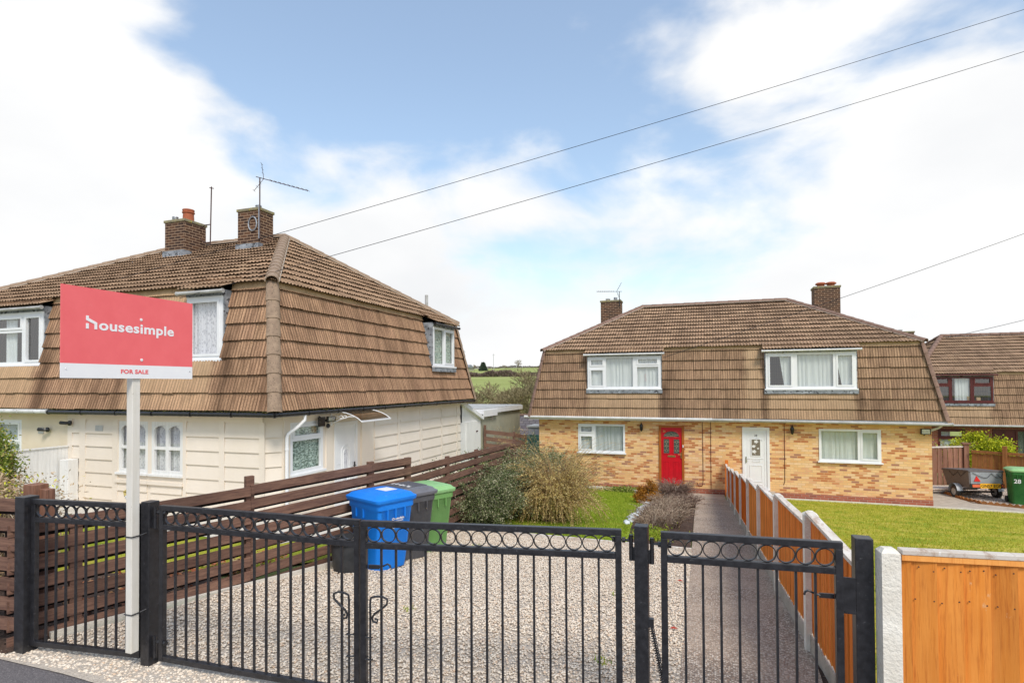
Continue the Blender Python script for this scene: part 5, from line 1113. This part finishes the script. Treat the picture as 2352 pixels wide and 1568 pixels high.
Ft = Fr((.285,-.22,.66),(0,1,0),V3(.11,0,1)); text('28', .17, m_whitep, b_, Ft, 0, 0, .012, bold=.004, name='number')
o, b_, lid, H_ = bin_((10.1,22.1,-1.82), R(-97), m_greyb, 'dark grey wheelie bin cut off by the right edge, beside the dark green bin', 1.06, m_greyb, s=1.05)
Ft = Fr((.285,-.20,.60),(0,1,0),V3(.11,0,1)); text('28', .20, mat('pale_blue_paint',(.6,.75,.85)), b_, Ft, 0, 0, .012, bold=.004, name='number')
for o, loc, rz, s_ in PLACE: o.location = loc; o.rotation_euler = (0,0,rz); o.scale = (s_,s_,s_)
# weeds and leaves on the gravel
for i,(x,y) in enumerate(((-.75,4.2),(-.9,6.0),(-2.6,4.6),(-3.3,7.9))):
    o = blades('weed', np.column_stack([RNG.normal(x,.03,26),RNG.normal(y,.03,26),gz(np.full(26,x),np.full(26,y))+.02]), .04, .012, m_grass, .9); tagp(o, ('small green weed in the gravel beside the path, nearest the gates','green weed in the gravel halfway along the path edge','tiny green weed in the open gravel behind the right gate leaf','small weed in the gravel in front of the dark shrub')[i], 'weed')
# black tub
TB = empty('plastic_tub', (-4.02,5.72,gzf(-4,5.7)), 'black plastic tub standing on the gravel against the slatted fence', 'tub'); x, y, z = -4.02,5.72,gzf(-4,5.7)+.015
m_tub = mat('black_plastic', (.03,.032,.034), (.05,.052,.055), 7, rough=.5)
mb = MB(); mb.lathe((x,y,z),[(.155,0),(.165,.02),(.20,.30),(.20,.34),(.235,.36),(.235,.385),(.20,.38),(.19,.30),(.15,.03)],20); mb.build('body', m_tub, TB, smooth=True)
h = MB(); h.tube([(x+.20,y-.12,z+.36),(x+.16,y-.1,z+.45),(x+.0,y-.02,z+.48),(x-.12,y+.05,z+.45),(x-.17,y+.1,z+.36)],.009,6); h.build('handle', m_tub, TB)
# ------------------------------------------------------------------ trailer
TR = empty('small_trailer', (0,0,0), 'small covered box trailer with orange number plate, tipped forward on the brown gravel', 'trailer')
m_tarp = mat('grey_cover', (.10,.09,.09), (.14,.125,.12), 9, rough=.75); m_tsteel = mat('trailer_steel', (.34,.36,.38), (.44,.46,.48), 5, rough=.45, metal=.3)
m_tside = mat('trailer_side', (.13,.115,.115), (.17,.15,.145), 12, rough=.6)
# local: rear at y=0 facing -y, nose +y
mb = MB(); mb.hexa([(-.5,.0,.38),(.5,.0,.38),(.5,1.15,.38),(-.5,1.15,.38),(-.52,-.04,.92),(.52,-.04,.92),(.52,1.35,.92),(-.52,1.35,.92)]); mb.build('body', m_tside, TR)
MB().hexa([(-.46,-.012,.40),(.46,-.012,.40),(.46,-.001,.40),(-.46,-.001,.40),(-.47,-.052,.90),(.47,-.052,.90),(.47,-.038,.90),(-.47,-.038,.90)]).build('tailgate', m_tsteel, TR)
MB().hexa([(-.54,-.06,.90),(.54,-.06,.90),(.54,1.38,.90),(-.54,1.38,.90),(-.53,-.05,.96),(.53,-.05,.96),(.53,1.36,.96),(-.53,1.36,.96)]).build('cover', m_tarp, TR, bev=.01)
cd = MB(); pts = [(-.42,-.07,.88),(-.2,-.065,.76),(-.08,-.06,.72),(.02,-.06,.72),(.15,-.065,.86),(.3,-.06,.72),(.42,-.055,.74),(.5,-.06,.86)]; cd.tube(pts,.008,5); cd.tube([(-.53,.1,.9),(-.535,.35,.74),(-.53,.5,.88),(-.53,.75,.74),(-.53,.95,.88)],.008,5)
cd.tube([(.3,-.07,.85),(.42,-.12,.7),(.47,-.12,.5),(.36,-.1,.36)],.008,5); cd.build('cord', m_gutb, TR)
FT = Fr((-.5,-.045,.38),(1,0,0))
lb = MB().fb(FT,-.02,1.02,.0,.14,.0,.02).build('light_board', m_gutb, TR)
MB().fb(FT,.05,.27,.03,.12,.02,.035).fb(FT,.93,1.0,.03,.12,.02,.035).build('tail_light', mat('lamp_red',(.7,.12,.05),(.8,.2,.08),30,rough=.3), TR)
pl = MB().fb(FT,.29,.90,.0,.155,.02,.028).build('number_plate', mat('plate_yellow',(.95,.50,.02),(.9,.45,.02),5,rough=.4), TR); text('GN57 EGF', .125, m_black, pl, FT, .31, .035, .0295, bold=.003, sx=1.05)
MB().prism(FT,[(.12,.22),(.32,.22),(.20,.40)],-.0,.012).build('reflector', mat('reflector_red',(.75,.03,.02),(.6,.02,.02),40,rough=.3), TR)
for sx in (-1,1):
    mg = MB(); arc = [(.26+.24*math.cos(t), .26+.24*math.sin(t)) for t in [math.pi*(i/10) for i in range(11)]]; vs = [(sx*.54,a+.25,b) for a,b in arc]+[(sx*.72,a+.25,b) for a,b in arc]
    mg.add(vs,[(i,i+1,11+i+1,11+i) for i in range(10)]); mg.build('mudguard', m_tsteel, TR, smooth=True)
    w = MB(); w.lathe((sx*.63-.06,.51,.22),[(.10,0),(.20,.0),(.225,.03),(.225,.09),(.20,.12),(.10,.12)],22,ax=(1,0,0)); w = w.build('wheel', m_gutb, TR, smooth=True)
    MB().lathe((sx*.63-.065,.51,.22),[(.03,-.01),(.10,-.004),(.115,.0),(.115,.13),(.03,.14)],16,ax=(1,0,0)).build('rim', m_tsteel, w, smooth=True)
MB().tube([(-.6,.51,.22),(.6,.51,.22)],.03,8).beam((0,1.1,.36),(0,2.0,.36),.06,.06).build('chassis', m_gutb, TR)
TR.location = (8.62,22.75,-1.80); TR.rotation_euler = (R(-5),0,R(12))
JK = empty('plank_pile', (7.9,24.2,-1.83), 'heap of old planks and sheeting on the ground behind the trailer', 'planks')
for i in range(7):
    a_ = random.uniform(-.4,.3); c_ = V3(7.9+random.uniform(-.2,.5),24.0+random.uniform(-.3,.3),-1.76+i*.022); d_ = V3(math.cos(a_),math.sin(a_),.04)*random.uniform(.5,.9)
    MB().beam(c_-d_,c_+d_,.14,.018).build('plank', (m_capw,m_lead,m_whitep)[i%3], JK)
# scalloped concrete edging
ED = empty('scalloped_edging', (8.5,22,-1.83), 'low scalloped concrete edging around the brown gravel', 'edging'); mb = MB(); pts = [(7.62,24.4),(7.77,23.7),(7.95,22.6),(8.2,22.05),(9.2,21.62),(11.5,21.05),(13.5,21.0)]
for (a,b) in zip(pts[:-1],pts[1:]):
    L = math.dist(a,b); n_ = max(1,int(L/.15)); F = Fr((*a,-1.83),(b[0]-a[0],b[1]-a[1],0))
    for i in range(n_): w = L/n_; mb.prism(F,[(i*w,-.05),((i+1)*w,-.05),((i+1)*w,.06),(i*w+w*.75,.10),(i*w+w*.5,.115),(i*w+w*.25,.10),(i*w,.06)],-.025,.025)
mb.build('edging_strip', m_rope if False else m_br2, ED)
# lawn edging and stones
CK = empty('concrete_edging', (5,20.6,-1.83), 'thin pale concrete edging along the back of the large lawn', 'edging')
for a,b in (((.7,20.6),(5,20.55)),((5,20.55),(8.6,20.2)),((8.6,20.2),(14,19.0))): MB().beam((*a,gzf(*a)+.03),(*b,gzf(*b)+.03),.06,.07).build('edging_strip', m_concw, CK)
KE = empty('lawn_kerb', (-2.5,9.1,-.5), 'pale timber edging strip between the gravel drive and the lawn', 'edging')
MB().beam((-4.35,9.22,gzf(-4,9.22)+.03),(-.26,9.02,gzf(-.3,9.02)+.03),.045,.09).build('edging_strip', m_capw, KE)
KS = empty('stone_kerb', (-3,20.4,-1.75), 'line of pale concrete kerb stones behind the small lawn, below the brick wall', 'edging')
pts = [(-4.6,20.62),(-3.9,20.6),(-3.2,20.5),(-2.6,20.25),(-2.2,19.4),(-1.9,18.5)]
for a,b in zip(pts[:-1],pts[1:]): MB().beam((*a,gzf(*a)+.06),(*b,gzf(*b)+.06),.12,.12).build('kerb_stone', m_concw, KS, bev=.01)
first = None
for i in range(13):
    t = i/12; y = 11.6+t*5.6; x = -1.56-.03*t+random.uniform(-.05,.05); z = gzf(x,y)+.05
    if first is None:
        bm = bmesh.new(); bmesh.ops.create_icosphere(bm, subdivisions=2, radius=.10)
        for v in bm.verts: v.co *= 1+random.uniform(-.18,.18); v.co.z *= .7
        me = bpy.data.meshes.new('edging_stone'); bm.to_mesh(me); bm.free(); o = link_mesh('edging_stone', me, mat('white_stone',(.55,.60,.62),(.70,.74,.76),9,rough=.8), None); first = o
    else: o = first.copy(); COL.objects.link(o)
    o.location = (x,y,z); s_ = random.uniform(.7,1.2); o.scale = (s_*.8,s_*1.2,s_); o.rotation_euler = (0,0,random.uniform(0,6))
    tagp(o, 'small whitish stone in the row between the lawn and the flower bed', 'stone', 'white edging stones')
# ------------------------------------------------------------------ planting
def arcs(n, c, r0, reach, height, k=9, droop=.5, up=(.6,1), spread=1, seed_r=.15):
    a = RNG.uniform(0,2*np.pi,n); rr = RNG.uniform(0,1,n)**.5*seed_r; reach = reach*RNG.uniform(.25,1,n); hgt = height*RNG.uniform(up[0],up[1],n)
    t = np.linspace(0,1,k)[None]; ph = hgt[:,None]*(1.9*t-(.9+droop*RNG.uniform(0,1,n)[:,None])*t**2); rad = rr[:,None]+reach[:,None]*t**1.25
    a2 = a[:,None]+RNG.normal(0,.25,n)[:,None]*t
    P = np.stack([c[0]+np.cos(a2)*rad, c[1]+np.sin(a2)*rad*spread, c[2]+ph],-1); return P+RNG.normal(0,.006,P.shape)
def along(P, per):
    n,k,_ = P.shape; t = RNG.uniform(.25,1,(n,per))*(k-1.001); i = t.astype(int); f = (t-i)[...,None]
    A = np.take_along_axis(P, i[...,None].repeat(3,-1), 1); B = np.take_along_axis(P, (i+1)[...,None].repeat(3,-1), 1)
    D = B-A; D /= np.linalg.norm(D,axis=2)[...,None]+1e-9
    return (A*(1-f)+B*f).reshape(-1,3), D.reshape(-1,3)
# dark cotoneaster
CB = empty('dense_shrub', (-3.9,11.2,-.7), 'large dense dark green shrub with small greyish leaves, right of the light green bin', 'shrub')
tw = []; C = []; D = []
for (cx,cy,hh,rr,n) in ((-4.2,9.9,1.35,.85,230),(-4.15,11.2,1.6,1.05,280),(-4.0,12.8,1.8,1.1,240),(-4.1,14.6,1.7,1.0,150)):
    z = gzf(cx+.6,cy); P = arcs(n,(cx,cy,z),0,rr,hh,9,.75,(.35,1),1.0,.35); tw.append(P); c_, d_ = along(P, 150); C.append(c_+RNG.normal(0,.035,c_.shape)); D.append(d_)
    m_ = 9000; u_ = RNG.normal(size=(m_,3)); u_ /= np.linalg.norm(u_,axis=1)[:,None]; u_[:,2] = np.abs(u_[:,2]); rad = RNG.uniform(.35,.92,(m_,1)); C.append(np.array([cx,cy,z])+u_*rad*np.array([rr*.9,rr*.9,hh*.88])); D.append(u_)
polytubes('stems', np.concatenate(tw), .006, .002, m_bark, CB); cards('foliage', leafcards(np.concatenate(C),np.concatenate(D),.030,.62,.8), m_leafd, CB)
# weeping brown shrub
WB = empty('weeping_shrub', (-2.97,11.2,-.72), 'arching straw-coloured twiggy shrub standing on the small lawn', 'shrub')
z = gzf(-2.97,11.2); P = arcs(680,(-2.97,11.2,z),0,1.05,1.50,12,1.0,(.45,1),1,.22); polytubes('stems', P, .006,.0022, m_twigr, WB); c_, d_ = along(P, 60)
P2_ = arcs(230,(-2.9,11.25,z),0,1.45,1.85,12,.35,(.55,1),1,.18); polytubes('wispy_stems', P2_, .0045,.0016, m_twigr, WB)
P3_ = arcs(260,(-2.95,11.15,z+.1),0,.55,1.15,12,1.5,(.5,1),1,.3); c3b, d3 = along(P3_, 70); c2_, d2_ = along(P2_, 14)
cards('foliage', leafcards(np.concatenate([c_,c3b,c2_])+RNG.normal(0,.008,(len(c_)+len(c3b)+len(c2_),3)), np.concatenate([d_,d3,d2_]), .026,.42,.7), m_twigy, WB)
# lavender and dry perennials
LV = empty('dry_lavender', (-.9,11,-.7), 'spreading dry brown lavender clump in the flower bed beside the path', 'plant')
Ps = [arcs(150,(x,y,gzf(x,y)+.02),0,.36,.40,6,.2,(.5,1),1,.2) for (x,y) in ((-1.0,10.9),(-.75,11.6),(-1.1,12.3),(-.7,12.9),(-1.05,13.6),(-.75,14.3),(-1.1,15.0))]; polytubes('stems', np.concatenate(Ps), .005,.002, m_dry, LV)
c_, d_ = along(np.concatenate(Ps), 14); cards('foliage', leafcards(c_,d_,.03,.25,.4), m_dry, LV)
TW = empty('twiggy_bush', (-1.05,16.9,-1.3), 'rounded purplish brown twiggy bush in front of the red door', 'shrub')
Ps = np.concatenate([arcs(420,(-.95,16.9,gzf(0,16.9)),0,.58,.72,8,.25,(.5,1),1,.2), arcs(200,(-.6,15.8,gzf(0,15.8)),0,.4,.42,8,.3,(.5,1),1,.2)]); m_twp = island_mat('twig_purple', ((0,(.13,.075,.06)),(.5,(.24,.16,.12)),(1,(.36,.26,.19))))
polytubes('stems', Ps, .006,.0025, m_twp, TW); c_, d_ = along(Ps, 26); cards('foliage', leafcards(c_,d_,.035,.22,.6), m_twp, TW)
CN = empty('dwarf_conifer', (-1.72,16.4,-1.25), 'small orange brown dwarf conifer at the corner of the lawn', 'shrub')
C = []; z = gzf(-1.5,16.4)
for k in range(26):
    u_ = RNG.normal(size=3); u_ /= np.linalg.norm(u_); u_[2] = abs(u_[2]); cc = np.array([-1.62,16.4,z+.10])+u_*np.array([.34,.34,.50])*RNG.uniform(.5,1); C.append(cc+RNG.normal(0,.055,(420,3)))
C = np.concatenate(C); cards('foliage', leafcards(C, np.tile([0,0,1.],(len(C),1)), .04,.5,.5), m_conif, CN)
MB().tube([(-1.62,16.4,z-.1),(-1.62,16.4,z+.4)],[.04,.02],6).build('stem', m_bark, CN)
GC = empty('low_ground_cover', (-2.6,19.9,-1.7), 'low green cushion plant at the back corner of the small lawn', 'plant'); C = np.column_stack([RNG.normal(-2.75,.32,2600),RNG.normal(19.95,.22,2600),RNG.uniform(-1.70,-1.55,2600)]); cards('foliage', leafcards(C, np.tile([0,0,1.],(2600,1)), .06,.5,.8), m_leafg, GC)
GW = empty('green_weeds', (-.9,9.6,-.5), 'low green weeds at the front of the flower bed', 'plant'); C = np.column_stack([RNG.normal(-.95,.16,1500),RNG.normal(10.0,.25,1500),RNG.uniform(-.58,-.46,1500)]); cards('foliage', leafcards(C, np.tile([0,0,1.],(1500,1)), .04,.5,.8), m_grass, GW)
# yellow bush behind the brown fences
YB = empty('yellow_bush', (11.4,28.6,-1.83), 'bright yellow green rounded bush behind the brown fence at the far right', 'shrub')
C = []
for k in range(70):
    u_ = RNG.normal(size=3); u_ /= np.linalg.norm(u_); u_[2] = abs(u_[2])*1.1-.1; cc = np.array([10.55,28.3,-1.3])+u_*np.array([1.15,.9,1.25])*RNG.uniform(.75,1); C.append(cc+RNG.normal(0,.13,(150,3)))
C = np.concatenate(C); cards('foliage', leafcards(C, RNG.normal(size=C.shape), .10,.5,.8), m_leafy, YB); MB().tube([(10.55,28.3,-1.9),(10.55,28.3,-1.0)],[.06,.04],6).build('stem', m_bark, YB)
TWG = empty('bare_twiggy_plant', (9.0,27.5,-1.8), 'bare pale twigs with a few leaves above the brown fence', 'shrub'); P = arcs(60,(9.2,27.6,-1.6),0,.8,1.5,8,.1,(.5,1),1,.2); polytubes('stems', P, .012,.004, m_dry, TWG); c_, d_ = along(P, 10); cards('foliage', leafcards(c_,d_,.07,.5,.6), m_leafy, TWG)
# left hedges
LH = empty('leafy_hedge', (-10.9,6.1,-.2), 'leafy green bush at the left edge in front of the cream house', 'shrub')
C = []
for k in range(110):
    u_ = RNG.normal(size=3); u_ /= np.linalg.norm(u_); cc = np.array([-11.8,6.15,.62])+u_*np.array([.85,.5,.9])*RNG.uniform(.6,1); C.append(cc+RNG.normal(0,.11,(200,3)))
C = np.concatenate(C); cards('foliage', leafcards(C, RNG.normal(size=C.shape), .05,.55,.8), m_leafg, LH); MB().tube([(-12.0,6.15,-.4),(-12.0,6.15,.6)],[.06,.03],6).build('stem', m_bark, LH)
DH = empty('dry_hedge', (-7.5,4.2,0), 'dry straw-coloured hedge with a few yellow leaves above the roadside slatted fence', 'hedge')
C = np.column_stack([RNG.uniform(-9.9,-7.05,30000),RNG.normal(4.15,.26,30000),RNG.uniform(.0,1.05,30000)]); C[:,2] *= 1-.16*np.clip((C[:,0]+7.6)/.5,0,1); cards('foliage', leafcards(C, RNG.normal(size=C.shape), .05,.35,.9), m_deadl, DH)
P = arcs(200,(-7.6,4.1,.0),0,.9,1.15,7,.3,(.5,.9),.3,.6); polytubes('stems', P, .007,.003, m_dry, DH)
# leaf litter behind the slatted fence
P = scatter([(-6.4,3.5),(-5.2,3.5),(-4.7,5.4),(-5.6,6.5)], 900, .03); V_ = leafcards(P, np.column_stack([RNG.normal(size=(900,2)), np.full(900,.1)]), .06,.6,.3); o = np_mesh('leaf_litter', V_, np.arange(len(V_)).reshape(-1,4), island_mat('litter', ((0,(.35,.10,.04)),(.6,(.5,.2,.1)),(1,(.45,.36,.2)))), None, 4); tagp(o, 'reddish fallen leaves behind the dark slatted fence', 'leaves', kind='stuff')
for i,(x,y) in enumerate(((-.30,5.05),(-.33,6.9))):
    z = gzf(x,y)+.035; o = MB().add([(x-.035,y,z),(x,y-.02,z+.012),(x+.04,y,z+.004),(x,y+.02,z+.014)],((0,1,2,3),)).build('fallen_leaf', mat('red_leaf',(.45,.05,.03)), None); tagp(o, ('dark red fallen leaf on the gravel edge behind the pedestrian gate','brownish fallen leaf on the gravel edge farther up the path')[i], 'leaf')
# climbing twigs on the outhouse
CT = empty('bare_climber', (-7.2,21,-1), 'bare twiggy bush in front of the flat-roofed outhouse', 'shrub'); P = arcs(170,(-7.3,20.9,-1.2),0,.85,1.75,8,.3,(.5,1),1,.3); polytubes('stems', P, .008,.003, m_dry, CT); c_, d_ = along(P, 16); cards('foliage', leafcards(c_,d_,.035,.4,.7), m_twigy, CT)
GB = empty('green_corner_bush', (-5.6,19,-1.5), 'small green bush at the left corner of the brick house', 'shrub'); C = RNG.normal(0,1,(5000,3))*np.array([.45,.6,.33])+np.array([-5.75,19.6,-1.15]); cards('foliage', leafcards(C, RNG.normal(size=C.shape), .05,.5,.8), m_leafg, GB)
# ------------------------------------------------------------------ hillside: hedges, trees
def hedge_row(name, label, x0, x1, y, h, w, n, m, size, cat='hedge', yj=0):
    o = empty(name, ((x0+x1)/2,y,gzf((x0+x1)/2,y)), label, cat); x = RNG.uniform(x0,x1,n); yy = y+RNG.normal(0,w/2,n); hv = h*(.75+.25*np.sin(x*.21)+.15*np.sin(x*.57)); z = gz(x,yy)+RNG.uniform(0,1,n)**.8*hv
    C = np.column_stack([x,yy,z]); cards('foliage', leafcards(C, RNG.normal(size=C.shape), size,.5,.8), m, o); return o
m_hedgeb = island_mat('hedge_brown', ((0,(.09,.06,.05)),(.6,(.17,.12,.095)),(1,(.24,.17,.13)))); m_hedgef = island_mat('hedge_far', ((0,(.11,.085,.06)),(1,(.2,.17,.12))))
hedge_row('field_hedge', 'dark brown leafless hedge crossing the middle of the green hillside', -190, 40, 305, 3.4, 2.5, 30000, m_hedgeb, .9)
hedge_row('crest_hedge', 'thin hedge along the skyline of the hill', -260, 60, 417, 1.7, 2, 14000, m_hedgef, .8)
m_twf = island_mat('twig_far', ((0,(.15,.115,.06)),(.6,(.27,.22,.12)),(1,(.40,.34,.19))))
def bare_tree(loc, H_, label, spread=.55, levels=6, seed=1, name='bare_tree', m=None, trunk=.028, kids=3):
    rnd = random.Random(seed); loc = Vector(loc); root = empty(name, loc, label, 'tree'); seg = []
    def grow(p, d, L, r, lv):
        q = p; n_ = 3
        for i in range(n_):
            d = (d+Vector((rnd.gauss(0,.13),rnd.gauss(0,.13),rnd.gauss(.04,.08)))).normalized(); q2 = q+d*L/n_; r2 = r*(1-.35/n_); seg.append((q,q2,r,r2)); q = q2; r = r2
            if lv > 0 and i > 0:
                for _ in range(1 if lv > 2 else 2):
                    e = Vector((rnd.gauss(0,1),rnd.gauss(0,1),rnd.gauss(0,.5))); e = (d*(1-spread)+e.normalized()*spread+Vector((0,0,.15))).normalized(); grow(q, e, L*rnd.uniform(.55,.8), r*.55, lv-1)
        if lv > 0:
            for _ in range(kids-1):
                e = Vector((rnd.gauss(0,1),rnd.gauss(0,1),rnd.gauss(0,.6))); e = (d*(1-spread)+e.normalized()*spread+Vector((0,0,.1))).normalized(); grow(q, e, L*rnd.uniform(.6,.85), r*.65, lv-1)
    grow(loc-Vector((0,0,.2)), Vector((rnd.gauss(0,.05),rnd.gauss(0,.05),1)), H_*.30, H_*trunk, levels)
    mx = max(s[1].z for s in seg)-loc.z; k = H_/mx
    A = np.array([s[0] for s in seg]); B = np.array([s[1] for s in seg]); l0 = np.array(loc); A = l0+(A-l0)*k; B = l0+(B-l0)*k; r0 = np.array([s[2] for s in seg]); thick = r0 > H_*.007
    PT = np.stack([A,B],1)
    polytubes('trunk', PT[thick], r0[thick], 9, m or m_barkfar, root); polytubes('crown', PT[~thick], np.maximum(r0[~thick], H_*.0028), 9, m_twf, root)
    return root
def ray_at(px, py, d):
    return Vector((0,0,2.07))+(cr*((px-1176)/1304.58)-cu*((py-861.4)/1304.58)+cf)*d
def on_ground(px, d): v = ray_at(px, 900, d); return (v.x, v.y, gzf(v.x, v.y))
bare_tree(on_ground(1098,66), 8.6, 'broad rounded bare tree beyond the flat-roofed outhouse', .6, 5, 3)
bare_tree(on_ground(1168,60), 7.4, 'slender bare tree with ivy low on its trunk, middle of the gap between the houses', .4, 5, 8)
bare_tree(on_ground(1208,52), 8.2, 'tall bare tree close to the left hip of the brick house', .5, 5, 12)
bare_tree(on_ground(1240,58), 9.5, 'bare tree mostly hidden behind the left hip of the brick house', .5, 5, 21)
bare_tree(on_ground(1188,72), 5.4, 'small bare tree standing behind the ivy-clad tree', .5, 4, 31)
v = on_ground(1168,60); IV = empty('ivy', v, 'dark green ivy on the slender bare tree trunk', 'ivy'); C = RNG.normal(0,1,(1800,3))*np.array([.35,.35,.8])+np.array(v)+np.array([0,0,1.6]); cards('foliage', leafcards(C, RNG.normal(size=C.shape), .16,.6,.8), m_leafg, IV)
v = on_ground(1135,46); SB = empty('scrub_thicket', v, 'brown leafless scrub above the flat-roofed outhouse', 'scrub'); Ps = [arcs(160,(v[0]+dx,v[1]+dy,v[2]),0,2.2,h_,7,.3,(.5,1),1,.6) for dx,dy,h_ in ((-3.5,0,2.3),(-1.5,1,2.0),(.3,0,1.7),(2.5,2,1.4))]; polytubes('stems', np.concatenate(Ps), .022,.008, m_twf, SB); c_, d_ = along(np.concatenate(Ps), 12); cards('foliage', leafcards(c_,d_,.11,.3,.8), m_hedgeb, SB)
for i,(px,h_,lb) in enumerate(((1190,8,'small bare tree on the skyline, right of the dark conifer'),(1160,4,'tiny bare bush on the skyline between the poles'),(1090,5,'small bare tree on the skyline beside the dark conifer'))): bare_tree(on_ground(px,405), h_, lb, .6, 4, 40+i, name='skyline_tree', m=m_barkfar, trunk=.03)
v = on_ground(1110,405); DC = empty('dark_conifer', v, 'small dark conical evergreen on the skyline of the hill', 'tree'); n_ = 2600; t = RNG.uniform(0,1,n_)**1.2; a = RNG.uniform(0,6.283,n_); rr = (1-t)*2.3+.4; C = np.column_stack([v[0]+np.cos(a)*rr, v[1]+np.sin(a)*rr, v[2]+t*5.2+.3]); cards('crown', leafcards(C, RNG.normal(size=C.shape), 1.1,.6,.8), island_mat('conifer', ((0,(.03,.05,.03)),(1,(.09,.12,.08)))), DC); MB().tube([v,(v[0],v[1],v[2]+4)],[.3,.1],6).build('trunk', m_bark, DC)
for px, h_, lb in ((1067,15,'thin dark utility pole on the skyline by the cream house roof'),(1134,12,'thin pale utility pole on the skyline left of the bare trees')):
    v = on_ground(px,400); o = empty('utility_pole', v, lb, 'pole', 'poles on the skyline'); MB().tube([v,(v[0],v[1],v[2]+h_)],.16,6).beam((v[0]-.9,v[1],v[2]+h_-1),(v[0]+.9,v[1],v[2]+h_-1),.2,.2).build('pole', m_gutg, o)
v = on_ground(1050,410); BN = empty('farm_barn', v, 'distant farm barn on the skyline behind the cream house roof', 'barn'); MB().bx(v[0]-9,v[0]+8,v[1],v[1]+12,v[2]-1,v[2]+2.6).build('wall', m_render, BN); MB().prism(Fr((v[0]-9.5,v[1]-.5,v[2]+2.6),(0,1,0),ZU,(1,0,0)),[(0,0),(13,0),(6.5,2.4)],0,18).build('roof', m_lead, BN)
# ------------------------------------------------------------------ overhead wires
m_wire = mat('black_wire', (.015,.015,.02), rough=.6)
def wire(p, q, sag, label, r=.008):
    p = Vector(p); q = Vector(q); o = empty('overhead_wire', p, label, 'wire', 'overhead telephone wires'); pts = [p+(q-p)*(i/40)-V3(0,0,4*sag*(i/40)*(1-i/40)) for i in range(41)]; MB().tube(pts, r, 5).build('cable', m_wire, o)
wire((-11.387,8.4,4.30), ray_at(2800,-120,13), .12, 'upper overhead wire rising from the cream house to the top right corner', .006)
wire((-9.8,8.40,3.80), ray_at(2800,-22,13), .12, 'second overhead wire, just below the highest one, from the cream house window', .006)
wire((-1.48,20.80,3.0), ray_at(2800,372,19), .12, 'overhead wire from the brick house window passing its right chimney', .009)
wire((10.9,32.8,4.2), ray_at(2800,610,24), .15, 'overhead wire rising from the ridge of the red brick house', .011)
